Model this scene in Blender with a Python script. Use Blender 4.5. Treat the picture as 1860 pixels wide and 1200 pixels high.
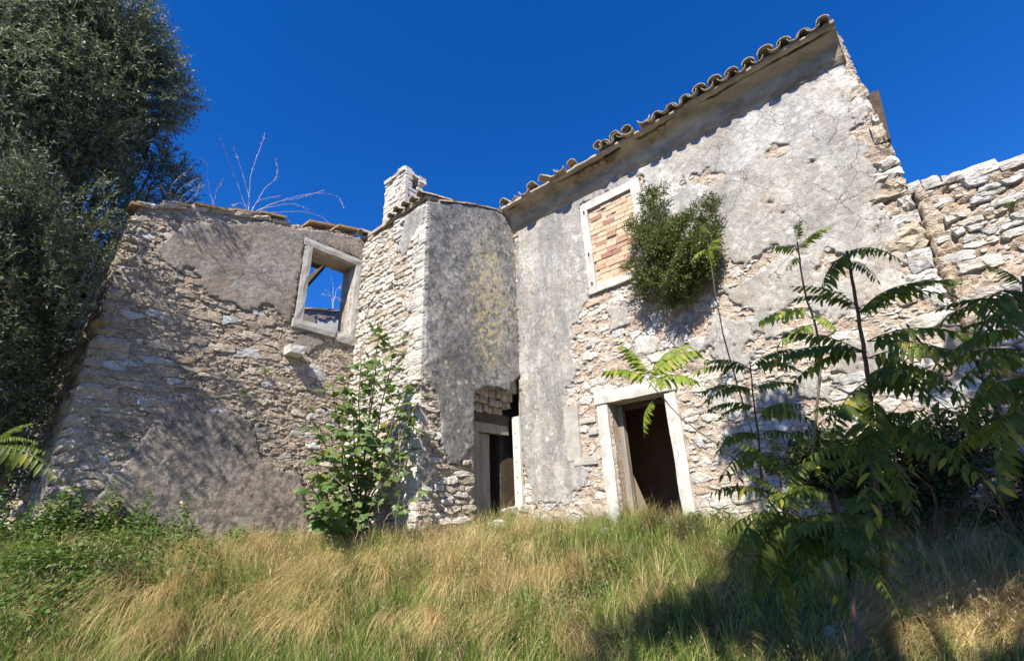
import bpy, math, random
import numpy as np
from mathutils import Matrix, Vector

for o in list(bpy.data.objects): bpy.data.objects.remove(o)
SC = bpy.context.scene
COL = SC.collection
rnd = random.Random(11)
R = np.random.default_rng(5)

# ------------------------------------------------------------------ camera, light
FPX = 841.0
TH = math.atan(334 / 841.0); ROLL = math.atan(.0425); AZ = math.radians(39.5)
F0 = np.array([math.cos(AZ), math.sin(AZ), 0]); R0 = np.array([math.sin(AZ), -math.cos(AZ), 0]); Z0 = np.array([0, 0, 1.])
CF = F0 * math.cos(TH) + Z0 * math.sin(TH); CU = -F0 * math.sin(TH) + Z0 * math.cos(TH)
CX = R0 * math.cos(ROLL) - CU * math.sin(ROLL); CY = R0 * math.sin(ROLL) + CU * math.cos(ROLL)
cam = bpy.data.cameras.new('camera'); camo = bpy.data.objects.new('camera', cam); COL.objects.link(camo)
cam.sensor_width = 36; cam.lens = FPX / 1860 * 36; cam.clip_end = 2000; cam.clip_start = .05
camo.matrix_world = Matrix(((CX[0], CY[0], -CF[0], 0), (CX[1], CY[1], -CF[1], 0), (CX[2], CY[2], -CF[2], 0), (0, 0, 0, 1)))
SC.camera = camo

SUNDIR = Vector((1.0, .42, -1.05)).normalized()          # the way the light travels
elev = math.asin(-SUNDIR.z); rot = math.atan2(-SUNDIR.x, -SUNDIR.y)
w = bpy.data.worlds.new('World'); SC.world = w; w.use_nodes = True
wn = w.node_tree; wn.nodes.clear()
sky = wn.nodes.new('ShaderNodeTexSky'); sky.sky_type = 'NISHITA'; sky.sun_disc = False
sky.sun_elevation = elev; sky.sun_rotation = rot; sky.altitude = 1500; sky.air_density = 1.0; sky.dust_density = 0.0; sky.ozone_density = 4.0
hs = wn.nodes.new('ShaderNodeHueSaturation'); hs.inputs['Saturation'].default_value = 1.32; hs.inputs['Value'].default_value = 1
tint = wn.nodes.new('ShaderNodeMix'); tint.data_type = 'RGBA'; tint.blend_type = 'MULTIPLY'; tint.inputs[0].default_value = 1; tint.inputs[7].default_value = (.95, .98, 1.36, 1)   # the deep autumn blue of a polarised sky
bg = wn.nodes.new('ShaderNodeBackground'); bg.inputs['Strength'].default_value = .084
wo = wn.nodes.new('ShaderNodeOutputWorld')
wn.links.new(sky.outputs[0], hs.inputs['Color']); wn.links.new(hs.outputs[0], tint.inputs[6]); wn.links.new(tint.outputs[2], bg.inputs['Color']); wn.links.new(bg.outputs[0], wo.inputs['Surface'])
sl = bpy.data.lights.new('sun', 'SUN'); sl.energy = 4.7; sl.angle = math.radians(.53); sl.color = (1.0, .93, .80)
so = bpy.data.objects.new('sun', sl); COL.objects.link(so); so.rotation_euler = SUNDIR.to_track_quat('-Z', 'Y').to_euler()
SC.view_settings.view_transform = 'Standard'; SC.view_settings.look = 'None'; SC.view_settings.gamma = 1
SC.view_settings.exposure = .98
SC.render.engine = 'CYCLES'

# ------------------------------------------------------------------ pixel helpers
def ray(px, py):
    d = CF * FPX + CX * (px - 930) + CY * (600 - py); return d / np.linalg.norm(d)
def onx(px, py, x): d = ray(px, py); return d * (x / d[0])
def ony(px, py, y): d = ray(px, py); return d * (y / d[1])
def at(px, py, d): return ray(px, py) * d

# ------------------------------------------------------------------ noise
_T = np.random.default_rng(99).random((8, 256, 256))
def vn(x, y, s=0):
    x = np.asarray(x, float); y = np.asarray(y, float)
    xi = np.floor(x).astype(int); yi = np.floor(y).astype(int); fx = x - xi; fy = y - yi
    fx = fx * fx * (3 - 2 * fx); fy = fy * fy * (3 - 2 * fy); T = _T[s % 8]
    a = T[xi & 255, yi & 255]; b = T[(xi + 1) & 255, yi & 255]; c = T[xi & 255, (yi + 1) & 255]; d = T[(xi + 1) & 255, (yi + 1) & 255]
    return (a * (1 - fx) + b * fx) * (1 - fy) + (c * (1 - fx) + d * fx) * fy
def fbm(x, y, o=4, s=0):
    t = 0; a = .5; n = 0
    for i in range(o):
        t = t + a * (vn(x * 2 ** i + 17.3 * i, y * 2 ** i + 7.1 * i, s + i) - .5); n += a; a *= .55
    return t / n * 2          # about -1..1

# ------------------------------------------------------------------ object helpers
def link(o, parent=None):
    COL.objects.link(o)
    if parent is not None: o.parent = parent
    return o
def tag(o, label=None, cat=None, group=None, kind=None):
    if label: o['label'] = label
    if cat: o['category'] = cat
    if group: o['group'] = group
    if kind: o['kind'] = kind
    return o
def empty(name, loc, label=None, cat=None, group=None):
    o = bpy.data.objects.new(name, None); o.location = Vector(loc); o.empty_display_size = .2
    link(o); tag(o, label, cat, group); return o
def mesh(name, V, Fc, mat=None, smooth=False, col=None):
    me = bpy.data.meshes.new(name)
    V = np.asarray(V, np.float32)
    if isinstance(Fc, np.ndarray):
        k = Fc.shape[1]; n = len(Fc)
        me.vertices.add(len(V)); me.vertices.foreach_set('co', V.ravel())
        me.loops.add(n * k); me.loops.foreach_set('vertex_index', Fc.astype(np.int32).ravel())
        me.polygons.add(n); me.polygons.foreach_set('loop_start', np.arange(0, n * k, k, dtype=np.int32))
        me.update(calc_edges=True)
    else:
        me.from_pydata([tuple(map(float, v)) for v in V], [], [tuple(map(int, f)) for f in Fc])
    if smooth: me.polygons.foreach_set('use_smooth', [True] * len(me.polygons))
    if col is not None:
        a = me.color_attributes.new('col', 'FLOAT_COLOR', 'POINT')
        c = np.ones((len(V), 4), np.float32); c[:, :3] = col; a.data.foreach_set('color', c.ravel())
    if mat: me.materials.append(mat)
    return me
def obj(name, me, parent=None, loc=None):
    o = bpy.data.objects.new(name, me)
    if loc is not None: o.location = Vector(loc)
    link(o)
    if parent is not None:
        o.parent = parent
        # every parent is unrotated, so only its location is taken off
        pl = Vector((0, 0, 0)); p = parent
        while p is not None: pl += p.location; p = p.parent
        o.location = o.location - pl
    return o
def put(name, V, Fc, mat, parent=None, smooth=False, col=None, centre=True):
    V = np.asarray(V, float); c = V.mean(0) if centre else np.zeros(3)
    return obj(name, mesh(name, V - c, Fc, mat, smooth, col), parent, c)
class MB:
    def __init__(s): s.v = []; s.f = []
    def add(s, V, Fc):
        b = len(s.v); s.v += [tuple(p) for p in V]; s.f += [tuple(i + b for i in f) for f in Fc]
    def box(s, a, b, jit=0):
        (x0, y0, z0), (x1, y1, z1) = a, b
        P = [(x, y, z) for x in (x0, x1) for y in (y0, y1) for z in (z0, z1)]
        if jit: P = [tuple(c + rnd.uniform(-jit, jit) for c in p) for p in P]
        s.add(P, [(0, 1, 3, 2), (4, 6, 7, 5), (0, 4, 5, 1), (2, 3, 7, 6), (0, 2, 6, 4), (1, 5, 7, 3)])
    def put(s, name, mat, parent=None, smooth=False):
        return put(name, s.v, s.f, mat, parent, smooth)
def tubeVF(P, rad, n=6, cap=True):
    P = np.asarray(P, float); m = len(P); V = []; Fc = []
    for i in range(m):
        t = P[min(i + 1, m - 1)] - P[max(i - 1, 0)]; t = t / (np.linalg.norm(t) + 1e-9)
        a = np.cross(t, (0, 0, 1) if abs(t[2]) < .9 else (1, 0, 0)); a /= np.linalg.norm(a); b = np.cross(t, a)
        r = rad[i] if hasattr(rad, '__len__') else rad
        for k in range(n):
            q = 2 * math.pi * k / n; V.append(P[i] + r * (math.cos(q) * a + math.sin(q) * b))
    for i in range(m - 1):
        for k in range(n):
            k2 = (k + 1) % n; Fc.append((i * n + k, i * n + k2, (i + 1) * n + k2, (i + 1) * n + k))
    if cap: Fc.append(tuple(range(n))[::-1]); Fc.append(tuple((m - 1) * n + k for k in range(n)))
    return V, Fc
def curve(pts, n=10, wob=0, seed=0):
    """Catmull-Rom through pts"""
    pts = [np.asarray(p, float) for p in pts]; g = random.Random(seed)
    q = [2 * pts[0] - pts[1]] + pts + [2 * pts[-1] - pts[-2]]; out = []
    for i in range(1, len(q) - 2):
        for k in range(n):
            t = k / n; a, b, c, d = q[i - 1:i + 3]
            out.append(.5 * (2 * b + (c - a) * t + (2 * a - 5 * b + 4 * c - d) * t * t + (3 * b - a - 3 * c + d) * t ** 3))
    out.append(pts[-1])
    if wob: out = [p + np.array([g.uniform(-wob, wob) for _ in range(3)]) for p in out]
    return np.array(out)

# ------------------------------------------------------------------ materials
class G:
    def __init__(s, name):
        s.m = bpy.data.materials.new(name); s.m.use_nodes = True; s.t = s.m.node_tree; s.t.nodes.clear()
        s.out = s.n('ShaderNodeOutputMaterial'); s.b = s.n('ShaderNodeBsdfPrincipled'); s.l(s.b.outputs[0], s.out.inputs[0])
        s.b.inputs['Specular IOR Level'].default_value = .25
        s.geo = s.n('ShaderNodeNewGeometry'); s.pos = s.geo.outputs['Position']; s._o = None
    def n(s, t): return s.t.nodes.new(t)
    def l(s, a, b): s.t.links.new(a, b)
    def mapv(s, scale, vec=None):
        m = s.n('ShaderNodeMapping'); s.l(vec or s.pos, m.inputs[0]); m.inputs['Scale'].default_value = scale; return m.outputs[0]
    def noise(s, sc, det=4, ro=.55, dist=0, vec=None):
        m = s.n('ShaderNodeTexNoise'); s.l(vec or s.pos, m.inputs['Vector']); m.inputs['Scale'].default_value = sc
        m.inputs['Detail'].default_value = det; m.inputs['Roughness'].default_value = ro; m.inputs['Distortion'].default_value = dist; return m.outputs[0]
    def vor(s, sc, feat='F1', rand=1, vec=None, out='Distance'):
        m = s.n('ShaderNodeTexVoronoi'); m.feature = feat; s.l(vec or s.pos, m.inputs['Vector']); m.inputs['Scale'].default_value = sc
        m.inputs['Randomness'].default_value = rand; return m.outputs[out]
    def ramp(s, fac, stops, interp='LINEAR'):
        m = s.n('ShaderNodeValToRGB'); s.l(fac, m.inputs[0]); cr = m.color_ramp; cr.interpolation = interp
        while len(cr.elements) < len(stops): cr.elements.new(.5)
        for e, (p, c) in zip(cr.elements, stops):
            e.position = p; e.color = (c, c, c, 1) if not hasattr(c, '__len__') else (*c, 1)
        return m.outputs[0]
    def val(s, x):
        return x
    def mix(s, fac, a, b, mode='MIX'):
        m = s.n('ShaderNodeMix'); m.data_type = 'RGBA'; m.blend_type = mode; m.clamp_result = False
        for i, x in ((0, fac), (6, a), (7, b)):
            if hasattr(x, 'links') or hasattr(x, 'is_linked'): s.l(x, m.inputs[i])
            else: m.inputs[i].default_value = x if i == 0 else ((*x, 1) if hasattr(x, '__len__') else (x, x, x, 1))
        return m.outputs[2]
    def math(s, op, a, b=0, clamp=False):
        m = s.n('ShaderNodeMath'); m.operation = op; m.use_clamp = clamp
        for i, x in ((0, a), (1, b)):
            if hasattr(x, 'is_linked'): s.l(x, m.inputs[i])
            else: m.inputs[i].default_value = x
        return m.outputs[0]
    def orand(s):
        if s._o is None: s._o = s.n('ShaderNodeObjectInfo')
        return s._o.outputs['Random']
    def isl(s): return s.geo.outputs['Random Per Island']
    def bump(s, h, st=.5, d=.01, prev=None):
        m = s.n('ShaderNodeBump'); m.inputs['Strength'].default_value = st; m.inputs['Distance'].default_value = d; s.l(h, m.inputs['Height'])
        if prev is not None: s.l(prev, m.inputs['Normal'])
        return m.outputs[0]
    def done(s, c, rough=.9, nrm=None):
        if hasattr(c, 'is_linked'): s.l(c, s.b.inputs['Base Color'])
        else: s.b.inputs['Base Color'].default_value = (*c, 1)
        s.b.inputs['Roughness'].default_value = rough
        if nrm is not None: s.l(nrm, s.b.inputs['Normal'])
        return s.m

def m_mortar(name, ca, cb, cc, grey=.4):
    g = G(name)
    c = g.ramp(g.noise(2.2, 6, .65), [(.3, ca), (.5, cb), (.72, cc)])
    f = g.noise(26, 5, .7); c = g.mix(.75, c, g.ramp(f, [(.28, .42), (.5, .95), (.75, 1.25)]), 'MULTIPLY')
    k = g.ramp(g.noise(9, 4, .6, .6), [(.5, 0.), (.62, 1.)]); c = g.mix(g.math('MULTIPLY', k, grey), c, (.27, .265, .26))
    sp = g.ramp(g.vor(38), [(.0, 1.), (.22, .0)]); c = g.mix(g.math('MULTIPLY', sp, .5), c, (.47, .42, .36))
    b = g.bump(g.noise(22, 6, .75), .9, .035); b = g.bump(g.vor(45, 'F1'), .8, .018, b); b = g.bump(g.noise(120, 3, .7), .6, .006, b)
    return g.done(c, .95, b)
def m_stone(name, ca, cb, dark=.5):
    g = G(name)
    r = g.math('FRACT', g.math('ADD', g.orand(), g.isl()))
    c = g.mix(r, ca, cb)
    c = g.mix(.85, c, g.ramp(g.noise(5, 5, .65, .4), [(.25, .48), (.5, .95), (.75, 1.2)]), 'MULTIPLY')
    st = g.ramp(g.noise(14, 6, .7, .8), [(.46, 0.), (.62, 1.)]); c = g.mix(g.math('MULTIPLY', st, dark), c, (.15, .145, .135))
    wm = g.ramp(g.noise(3.3, 4, .6), [(.5, 0.), (.68, 1.)]); c = g.mix(g.math('MULTIPLY', wm, .4), c, (.42, .33, .235))
    sp = g.ramp(g.noise(60, 4, .8), [(.3, .45), (.5, 1.), (.7, 1.25)]); c = g.mix(.75, c, sp, 'MULTIPLY')
    v = g.mapv((1, 1, 2.2))
    b = g.bump(g.noise(9, 6, .75, .5, v), .8, .03); b = g.bump(g.vor(16, 'F1', 1, v), .6, .014, b); b = g.bump(g.noise(90, 4, .7), .55, .006, b)
    return g.done(c, .88, b)
def m_plaster(name, lo, mid, hi, mott=.5, blot=(.12, .115, .11), spots=.5, spotc=(.55, .54, .51), yellow=0, warm=.2, crack=.7, vs=1.0, blob=0, streak=0):
    g = G(name)
    v = g.mapv((1, 1, .55))
    c = g.ramp(g.noise(1.1 * vs, 6, .62, .3, v), [(.3, lo), (.5, mid), (.7, hi)])
    m1 = g.ramp(g.noise(4.6 * vs, 8, .72, .35), [(.43, 0.), (.62, 1.)]); c = g.mix(g.math('MULTIPLY', m1, mott), c, blot)
    wr = g.ramp(g.noise(1.9, 5, .65, .8), [(.5, 0.), (.64, 1.)]); c = g.mix(g.math('MULTIPLY', wr, warm), c, (.38, .28, .19))
    dv = g.n('ShaderNodeVectorMath'); dv.operation = 'ADD'; nz = g.n('ShaderNodeTexNoise'); g.l(g.pos, nz.inputs['Vector']); nz.inputs['Scale'].default_value = 9
    sc = g.n('ShaderNodeVectorMath'); sc.operation = 'SCALE'; g.l(nz.outputs['Color'], sc.inputs[0]); sc.inputs['Scale'].default_value = .13
    g.l(g.pos, dv.inputs[0]); g.l(sc.outputs[0], dv.inputs[1]); dp = dv.outputs[0]
    if spots:
        s1 = g.ramp(g.vor(4.3, 'F1', 1, dp), [(.13, 1.), (.25, 0.)]); c = g.mix(g.math('MULTIPLY', s1, spots), c, spotc)
        s2 = g.ramp(g.vor(11, 'F1', 1, dp), [(.16, 1.), (.24, 0.)]); s3 = g.ramp(g.noise(2.6, 3), [(.48, 0.), (.6, 1.)]); c = g.mix(g.math('MULTIPLY', g.math('MULTIPLY', s2, s3), spots), c, spotc)
    if blob:
        bl = g.ramp(g.noise(8.5, 3, .5, .4), [(.49, 0.), (.56, 1.)]); c = g.mix(g.math('MULTIPLY', bl, blob), c, spotc)
    if streak:                                        # rain-washed grey runs, strongest towards the inner corner
        sy = g.n('ShaderNodeSeparateXYZ'); g.l(g.pos, sy.inputs[0])
        nr = g.math('MULTIPLY', g.math('SUBTRACT', sy.outputs[1], 2.0), .4, True)
        rn = g.ramp(g.noise(3.2, 6, .7, .2, g.mapv((1, 1, .13))), [(.45, 0.), (.6, 1.)])
        c = g.mix(g.math('MULTIPLY', g.math('MULTIPLY', rn, nr), streak), c, (.17, .17, .175))
        gr = g.ramp(g.noise(9, 8, .8), [(.42, 0.), (.60, 1.)]); c = g.mix(g.math('MULTIPLY', gr, .38), c, (.25, .235, .22))
    if yellow:
        sx = g.n('ShaderNodeSeparateXYZ'); g.l(g.pos, sx.inputs[0])
        band = g.math('SUBTRACT', 1, g.math('MULTIPLY', g.math('ABSOLUTE', g.math('SUBTRACT', sx.outputs[0], 6.35)), 1.15), True)
        hb = g.math('SUBTRACT', 1, g.math('MULTIPLY', g.math('ABSOLUTE', g.math('SUBTRACT', sx.outputs[2], 4.25)), .42), True)
        y = g.ramp(g.noise(7, 8, .8, .3), [(.47, 0.), (.55, 1.)])
        y = g.math('MULTIPLY', y, g.math('MULTIPLY', band, hb)); y = g.ramp(y, [(.18, 0.), (.42, 1.)])
        c = g.mix(g.math('MULTIPLY', y, yellow), c, (.56, .47, .25))
    fs = g.ramp(g.noise(48, 6, .85), [(.33, .42), (.5, 1.), (.68, 1.34)]); c = g.mix(.9, c, fs, 'MULTIPLY')
    f2 = g.ramp(g.noise(15, 7, .8, .3), [(.36, .60), (.5, 1.), (.66, 1.2)]); c = g.mix(.7, c, f2, 'MULTIPLY')
    pits = g.ramp(g.vor(26, 'F1', 1, dp), [(.0, .35), (.09, 1.)]); c = g.mix(.55, c, pits, 'MULTIPLY')
    cr = g.ramp(g.vor(2.1, 'DISTANCE_TO_EDGE', 1, dp), [(.0, 0.), (.014, 1.)])
    msk = g.ramp(g.noise(1.4, 3), [(.46, 1.), (.56, 0.)]); cr = g.math('MAXIMUM', cr, msk)
    c = g.mix(crack, c, g.ramp(cr, [(0, .25), (1, 1.)]), 'MULTIPLY')
    b = g.bump(g.noise(7, 6, .7), .7, .03); b = g.bump(g.noise(48, 5, .8), .8, .010, b); b = g.bump(cr, .8, .012, b); b = g.bump(pits, .6, .006, b)
    return g.done(c, .93, b)
def m_simple(name, ca, cb, sc=8, bump=.01, rough=.85, stretch=None, det=5, spec=.25):
    g = G(name); v = g.mapv(stretch) if stretch else None
    c = g.ramp(g.noise(sc, det, .65, .3, v), [(.28, ca), (.72, cb)])
    b = g.bump(g.noise(sc * 4, 5, .7, 0, v), .7, bump); g.b.inputs['Specular IOR Level'].default_value = spec
    return g.done(c, rough, b)
def m_leaf(name, ca, cb, yel=None, yamt=0, trans=.35, rough=.45, spec=.4, tc=None):
    g = G(name)
    r = g.math('FRACT', g.math('ADD', g.orand(), g.isl()))
    c = g.mix(r, ca, cb)
    if yel:
        k = g.ramp(g.math('FRACT', g.math('MULTIPLY', r, 7.31)), [(1 - yamt, 0.), (min(1, 1 - yamt + .05), 1.)]); c = g.mix(k, c, yel)
    c = g.mix(.6, c, g.ramp(g.noise(30, 3), [(.3, .7), (.7, 1.2)]), 'MULTIPLY')
    g.b.inputs['Specular IOR Level'].default_value = spec
    g.done(c, rough)
    tr = g.n('ShaderNodeBsdfTranslucent'); mx = g.n('ShaderNodeMixShader'); mx.inputs[0].default_value = trans
    g.l(g.mix(1, c, tc or (1.15, 1.3, .6), 'MULTIPLY'), tr.inputs[0]); g.l(g.b.outputs[0], mx.inputs[1]); g.l(tr.outputs[0], mx.inputs[2]); g.l(mx.outputs[0], g.out.inputs[0])
    return g.m
def m_attr(name, trans=.3, rough=.6, spec=.2):
    g = G(name); a = g.n('ShaderNodeAttribute'); a.attribute_name = 'col'; c = a.outputs['Color']
    g.b.inputs['Specular IOR Level'].default_value = spec; g.done(c, rough)
    tr = g.n('ShaderNodeBsdfTranslucent'); mx = g.n('ShaderNodeMixShader'); mx.inputs[0].default_value = trans
    g.l(c, tr.inputs[0]); g.l(g.b.outputs[0], mx.inputs[1]); g.l(tr.outputs[0], mx.inputs[2]); g.l(mx.outputs[0], g.out.inputs[0])
    return g.m

M = {}
M['mortar_brown'] = m_mortar('mortar_brown', (.31, .24, .17), (.47, .375, .28), (.60, .51, .40), .35)
M['mortar_peach'] = m_mortar('mortar_peach', (.40, .30, .225), (.57, .455, .355), (.68, .595, .505), .4)
M['mortar_pale'] = m_mortar('mortar_pale', (.36, .28, .20), (.52, .43, .33), (.62, .55, .46), .2)
M['stone_weathered'] = m_stone('stone_weathered', (.40, .335, .25), (.58, .50, .395), .35)
M['stone_white'] = m_stone('stone_white', (.56, .53, .48), (.70, .67, .61), .30)
M['stone_bluish'] = m_stone('stone_bluish', (.52, .52, .52), (.72, .70, .67), .38)
M['plaster_brown'] = m_plaster('plaster_brown', (.22, .18, .145), (.32, .27, .22), (.42, .385, .34), .6, (.13, .11, .095), .3, (.44, .40, .35), warm=.3, crack=.5)
M['plaster_blotchy'] = m_plaster('plaster_blotchy', (.15, .135, .12), (.23, .205, .18), (.35, .315, .27), .8, (.07, .065, .06), .95, (.42, .35, .28), warm=.25, crack=.3, vs=1.6, blob=.6)
M['plaster_grey'] = m_plaster('plaster_grey', (.17, .165, .16), (.29, .28, .265), (.46, .44, .41), .9, (.085, .085, .09), .75, (.52, .48, .40), yellow=.8, warm=.22, crack=.3, vs=1.15)
M['plaster_light'] = m_plaster('plaster_light', (.29, .275, .255), (.46, .44, .41), (.70, .68, .64), .6, (.19, .185, .18), .5, (.68, .67, .64), warm=.35, crack=.55, streak=.6)
M['limestone_frame'] = m_simple('limestone_frame', (.36, .34, .31), (.68, .655, .61), 5, .016, det=8)
M['limestone_dull'] = m_simple('limestone_dull', (.27, .255, .23), (.50, .475, .43), 6, .015, det=8)
M['cornice'] = m_simple('cornice', (.17, .13, .085), (.62, .52, .38), 3.2, .03, stretch=(1, .5, 1), det=8)
M['tile'] = m_simple('tile', (.20, .165, .12), (.52, .44, .33), 9, .012, det=7)
M['tile_brown'] = m_simple('tile_brown', (.25, .16, .08), (.42, .29, .15), 9, .01)
M['wood_grey'] = m_simple('wood_grey', (.17, .145, .12), (.34, .30, .255), 14, .006, stretch=(1, 1, .12))
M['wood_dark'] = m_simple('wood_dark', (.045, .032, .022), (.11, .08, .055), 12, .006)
M['paint_white'] = m_simple('paint_white', (.46, .44, .40), (.70, .68, .64), 7, .006)
M['interior'] = m_simple('interior', (.26, .17, .115), (.36, .25, .18), 3, .01)
M['interior_pale'] = m_simple('interior_pale', (.45, .42, .38), (.72, .70, .66), 3, .01)
M['bark'] = m_simple('bark', (.05, .042, .035), (.12, .105, .085), 10, .03, stretch=(1, 1, .2))
M['twig'] = m_simple('twig', (.16, .12, .09), (.27, .21, .16), 12, .004)
M['dark_twig'] = m_simple('dark_twig', (.10, .055, .038), (.19, .11, .07), 12, .004)
g = G('brick_clay'); r_ = g.orand()
c = g.ramp(r_, [(0, (.34, .20, .14)), (.12, (.50, .37, .25)), (.45, (.57, .45, .32)), (.8, (.50, .36, .24)), (.95, (.32, .17, .13))])
c = g.mix(.6, c, g.ramp(g.noise(30, 4, .7), [(.3, .7), (.7, 1.15)]), 'MULTIPLY')
M['brick'] = g.done(c, .9, g.bump(g.noise(60, 4, .7), .5, .006))
M['olive'] = m_leaf('olive_leaf', (.085, .10, .05), (.27, .29, .205), trans=.28, rough=.55, spec=.4, tc=(1, 1.1, .6))
M['mastic'] = m_leaf('mastic_leaf', (.055, .078, .018), (.165, .19, .055), (.26, .23, .08), .06, trans=.25, rough=.42)
M['fig'] = m_leaf('fig_leaf', (.09, .15, .04), (.17, .245, .075), (.34, .31, .08), .08, .35)
M['ail_dark'] = m_leaf('tree_of_heaven_shaded_leaf', (.09, .13, .02), (.18, .23, .045), (.42, .38, .05), .10, .55)  # darker copy of the leaf for shaded saplings: shade put into the colour
M['ail_bright'] = m_leaf('tree_of_heaven_sunlit_leaf', (.17, .25, .04), (.32, .38, .06), (.42, .40, .07), .15, .45)  # lighter copy of the same leaf: sunlight put into the colour
M['bramble'] = m_leaf('bramble_leaf', (.07, .125, .03), (.17, .25, .07), (.30, .24, .07), .06, .3)
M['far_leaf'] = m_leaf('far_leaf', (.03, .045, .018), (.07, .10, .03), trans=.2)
M['blade'] = m_attr('grass_blade')
M['straw'] = m_simple('straw', (.50, .39, .23), (.72, .59, .38), 20, .002)
M['soil'] = m_simple('soil', (.07, .06, .03), (.16, .135, .07), 5, .05)

# ------------------------------------------------------------------ ground
WX = 7.3; WY = 8.04; BX = 4.745; BY = 5.88; LX = .88; RY = -.84
def gz(x, y):
    x = np.asarray(x, float); y = np.asarray(y, float)
    r = np.hypot(x, y); t = np.clip((r - 3.7) / 3.9, 0, 1); t = t * t * (3 - 2 * t)
    z = -1.62 + 1.24 * t + .10 * fbm(x * .7, y * .7, 3, 2) * np.clip(1.6 - r / 14, 0, 1)
    z = z + np.clip((r - 12) / 60, 0, 1) * -.6
    z = z + .17 * np.exp(-((x - 7.0) ** 2 + (y - 3.2) ** 2) / .9) + .14 * np.exp(-((x - 6.5) ** 2 + (y - 5.7) ** 2) / .5) + .10 * np.exp(-((x - 1.0) ** 2 + (y - 7.4) ** 2) / .8)
    z = z + .07 * fbm(x * 1.7 + 3, y * 1.7, 3, 6) * (r < 14)
    side = np.clip((-y) / 5, 0, 1) * np.clip((x - 3) / 4, 0, 1) * .15
    return z + side
def ghit(px, py):
    d = ray(px, py)
    for k in range(10, 400):
        p = d * k * .05
        if p[2] < gz(p[0], p[1]): return p
    return d * 8
xs = np.concatenate([-np.geomspace(700, 7, 26), np.arange(-6, 14, .12), np.geomspace(14.5, 900, 26)])
XX, YY = np.meshgrid(xs, xs, indexing='ij'); n = len(xs)
ZZ = gz(XX, YY) + .03 * fbm(XX * 6, YY * 6, 3, 4) * (np.hypot(XX, YY) < 14)
ii = np.arange(n * n).reshape(n, n)
Fq = np.stack([ii[:-1, :-1], ii[1:, :-1], ii[1:, 1:], ii[:-1, 1:]], -1).reshape(-1, 4)
o = put('ground', np.stack([XX, YY, ZZ], -1).reshape(-1, 3), Fq, M['soil'], smooth=True, centre=False); tag(o, kind='structure')

# ------------------------------------------------------------------ wall planes
class Plane:
    def __init__(s, fn, flip): s.fn = fn; s.flip = flip
    def __call__(s, u, v, h): return s.fn(np.asarray(u, float), np.asarray(v, float), np.asarray(h, float))
PL_L = Plane(lambda u, v, h: np.stack(np.broadcast_arrays(u, WY - h, v), -1), False)
PL_BF = Plane(lambda u, v, h: np.stack(np.broadcast_arrays(u, BY - h, v), -1), False)
PL_BS = Plane(lambda u, v, h: np.stack(np.broadcast_arrays(BX - h, u, v), -1), True)
PL_R = Plane(lambda u, v, h: np.stack(np.broadcast_arrays(WX - h, u, v), -1), True)
PL_Q = Plane(lambda u, v, h: np.stack(np.broadcast_arrays(WX + .12 - h, u, v), -1), True)
PL_S = Plane(lambda u, v, h: np.stack(np.broadcast_arrays(LX - h, u, v), -1), True)
def uvL(px, py): p = ony(px, py, WY); return p[0], p[2]
def uvBF(px, py): p = ony(px, py, BY); return p[0], p[2]
def uvBS(px, py): p = onx(px, py, BX); return p[1], p[2]
def uvR(px, py): p = onx(px, py, WX); return p[1], p[2]
def uvQ(px, py): p = onx(px, py, WX + .12); return p[1], p[2]

def sdpoly(U, V, P):
    """positive inside"""
    if np.ndim(U) == 0:
        U = float(U); V = float(V); d = 1e18; ins = False; x0, y0 = P[-1]
        for x1, y1 in P:
            ex = x1 - x0; ey = y1 - y0; t = ((U - x0) * ex + (V - y0) * ey) / (ex * ex + ey * ey + 1e-12); t = 0 if t < 0 else 1 if t > 1 else t
            q = (U - x0 - t * ex) ** 2 + (V - y0 - t * ey) ** 2
            if q < d: d = q
            if (y0 > V) != (y1 > V) and U < ex * (V - y0) / (ey or 1e-9) + x0: ins = not ins
            x0, y0 = x1, y1
        d = math.sqrt(d); return d if ins else -d
    U = np.asarray(U, float); V = np.asarray(V, float)
    d = np.full(U.shape, 1e9); ins = np.zeros(U.shape, bool); n = len(P)
    for i in range(n):
        x0, y0 = P[i]; x1, y1 = P[(i + 1) % n]
        ex, ey = x1 - x0, y1 - y0; L = ex * ex + ey * ey + 1e-12
        t = np.clip(((U - x0) * ex + (V - y0) * ey) / L, 0, 1)
        d = np.minimum(d, np.hypot(U - x0 - t * ex, V - y0 - t * ey))
        c = ((y0 > V) != (y1 > V)) & (U < (x1 - x0) * (V - y0) / ((y1 - y0) if abs(y1 - y0) > 1e-9 else 1e-9) + x0)
        ins ^= c
    return np.where(ins, d, -d)
def rect(a, b, c, d): return [(a, c), (b, c), (b, d), (a, d)]

def relief(name, pl, u0, u1, v0, v1, step, mask, hf, mat, parent, back=-.08, smooth=True):
    us = np.arange(u0, u1 + step, step); vs = np.arange(v0, v1 + step, step)
    U, V = np.meshgrid(us, vs, indexing='ij')
    U = U + R.uniform(-.3, .3, U.shape) * step; V = V + R.uniform(-.3, .3, V.shape) * step
    m = mask(U, V); H = hf(U, V, m); H = np.where(m > 0, H, back)
    ins = m > 0; k = ins[:-1, :-1] | ins[1:, :-1] | ins[1:, 1:] | ins[:-1, 1:]
    ii = np.arange(U.size).reshape(U.shape)
    q = np.stack([ii[:-1, :-1], ii[1:, :-1], ii[1:, 1:], ii[:-1, 1:]], -1)[k]
    if pl.flip: q = q[:, ::-1]
    used, inv = np.unique(q.ravel(), return_inverse=True)
    P = pl(U, V, H).reshape(-1, 3)[used]
    return put(name, P, inv.reshape(-1, 4), mat, parent, smooth)

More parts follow.
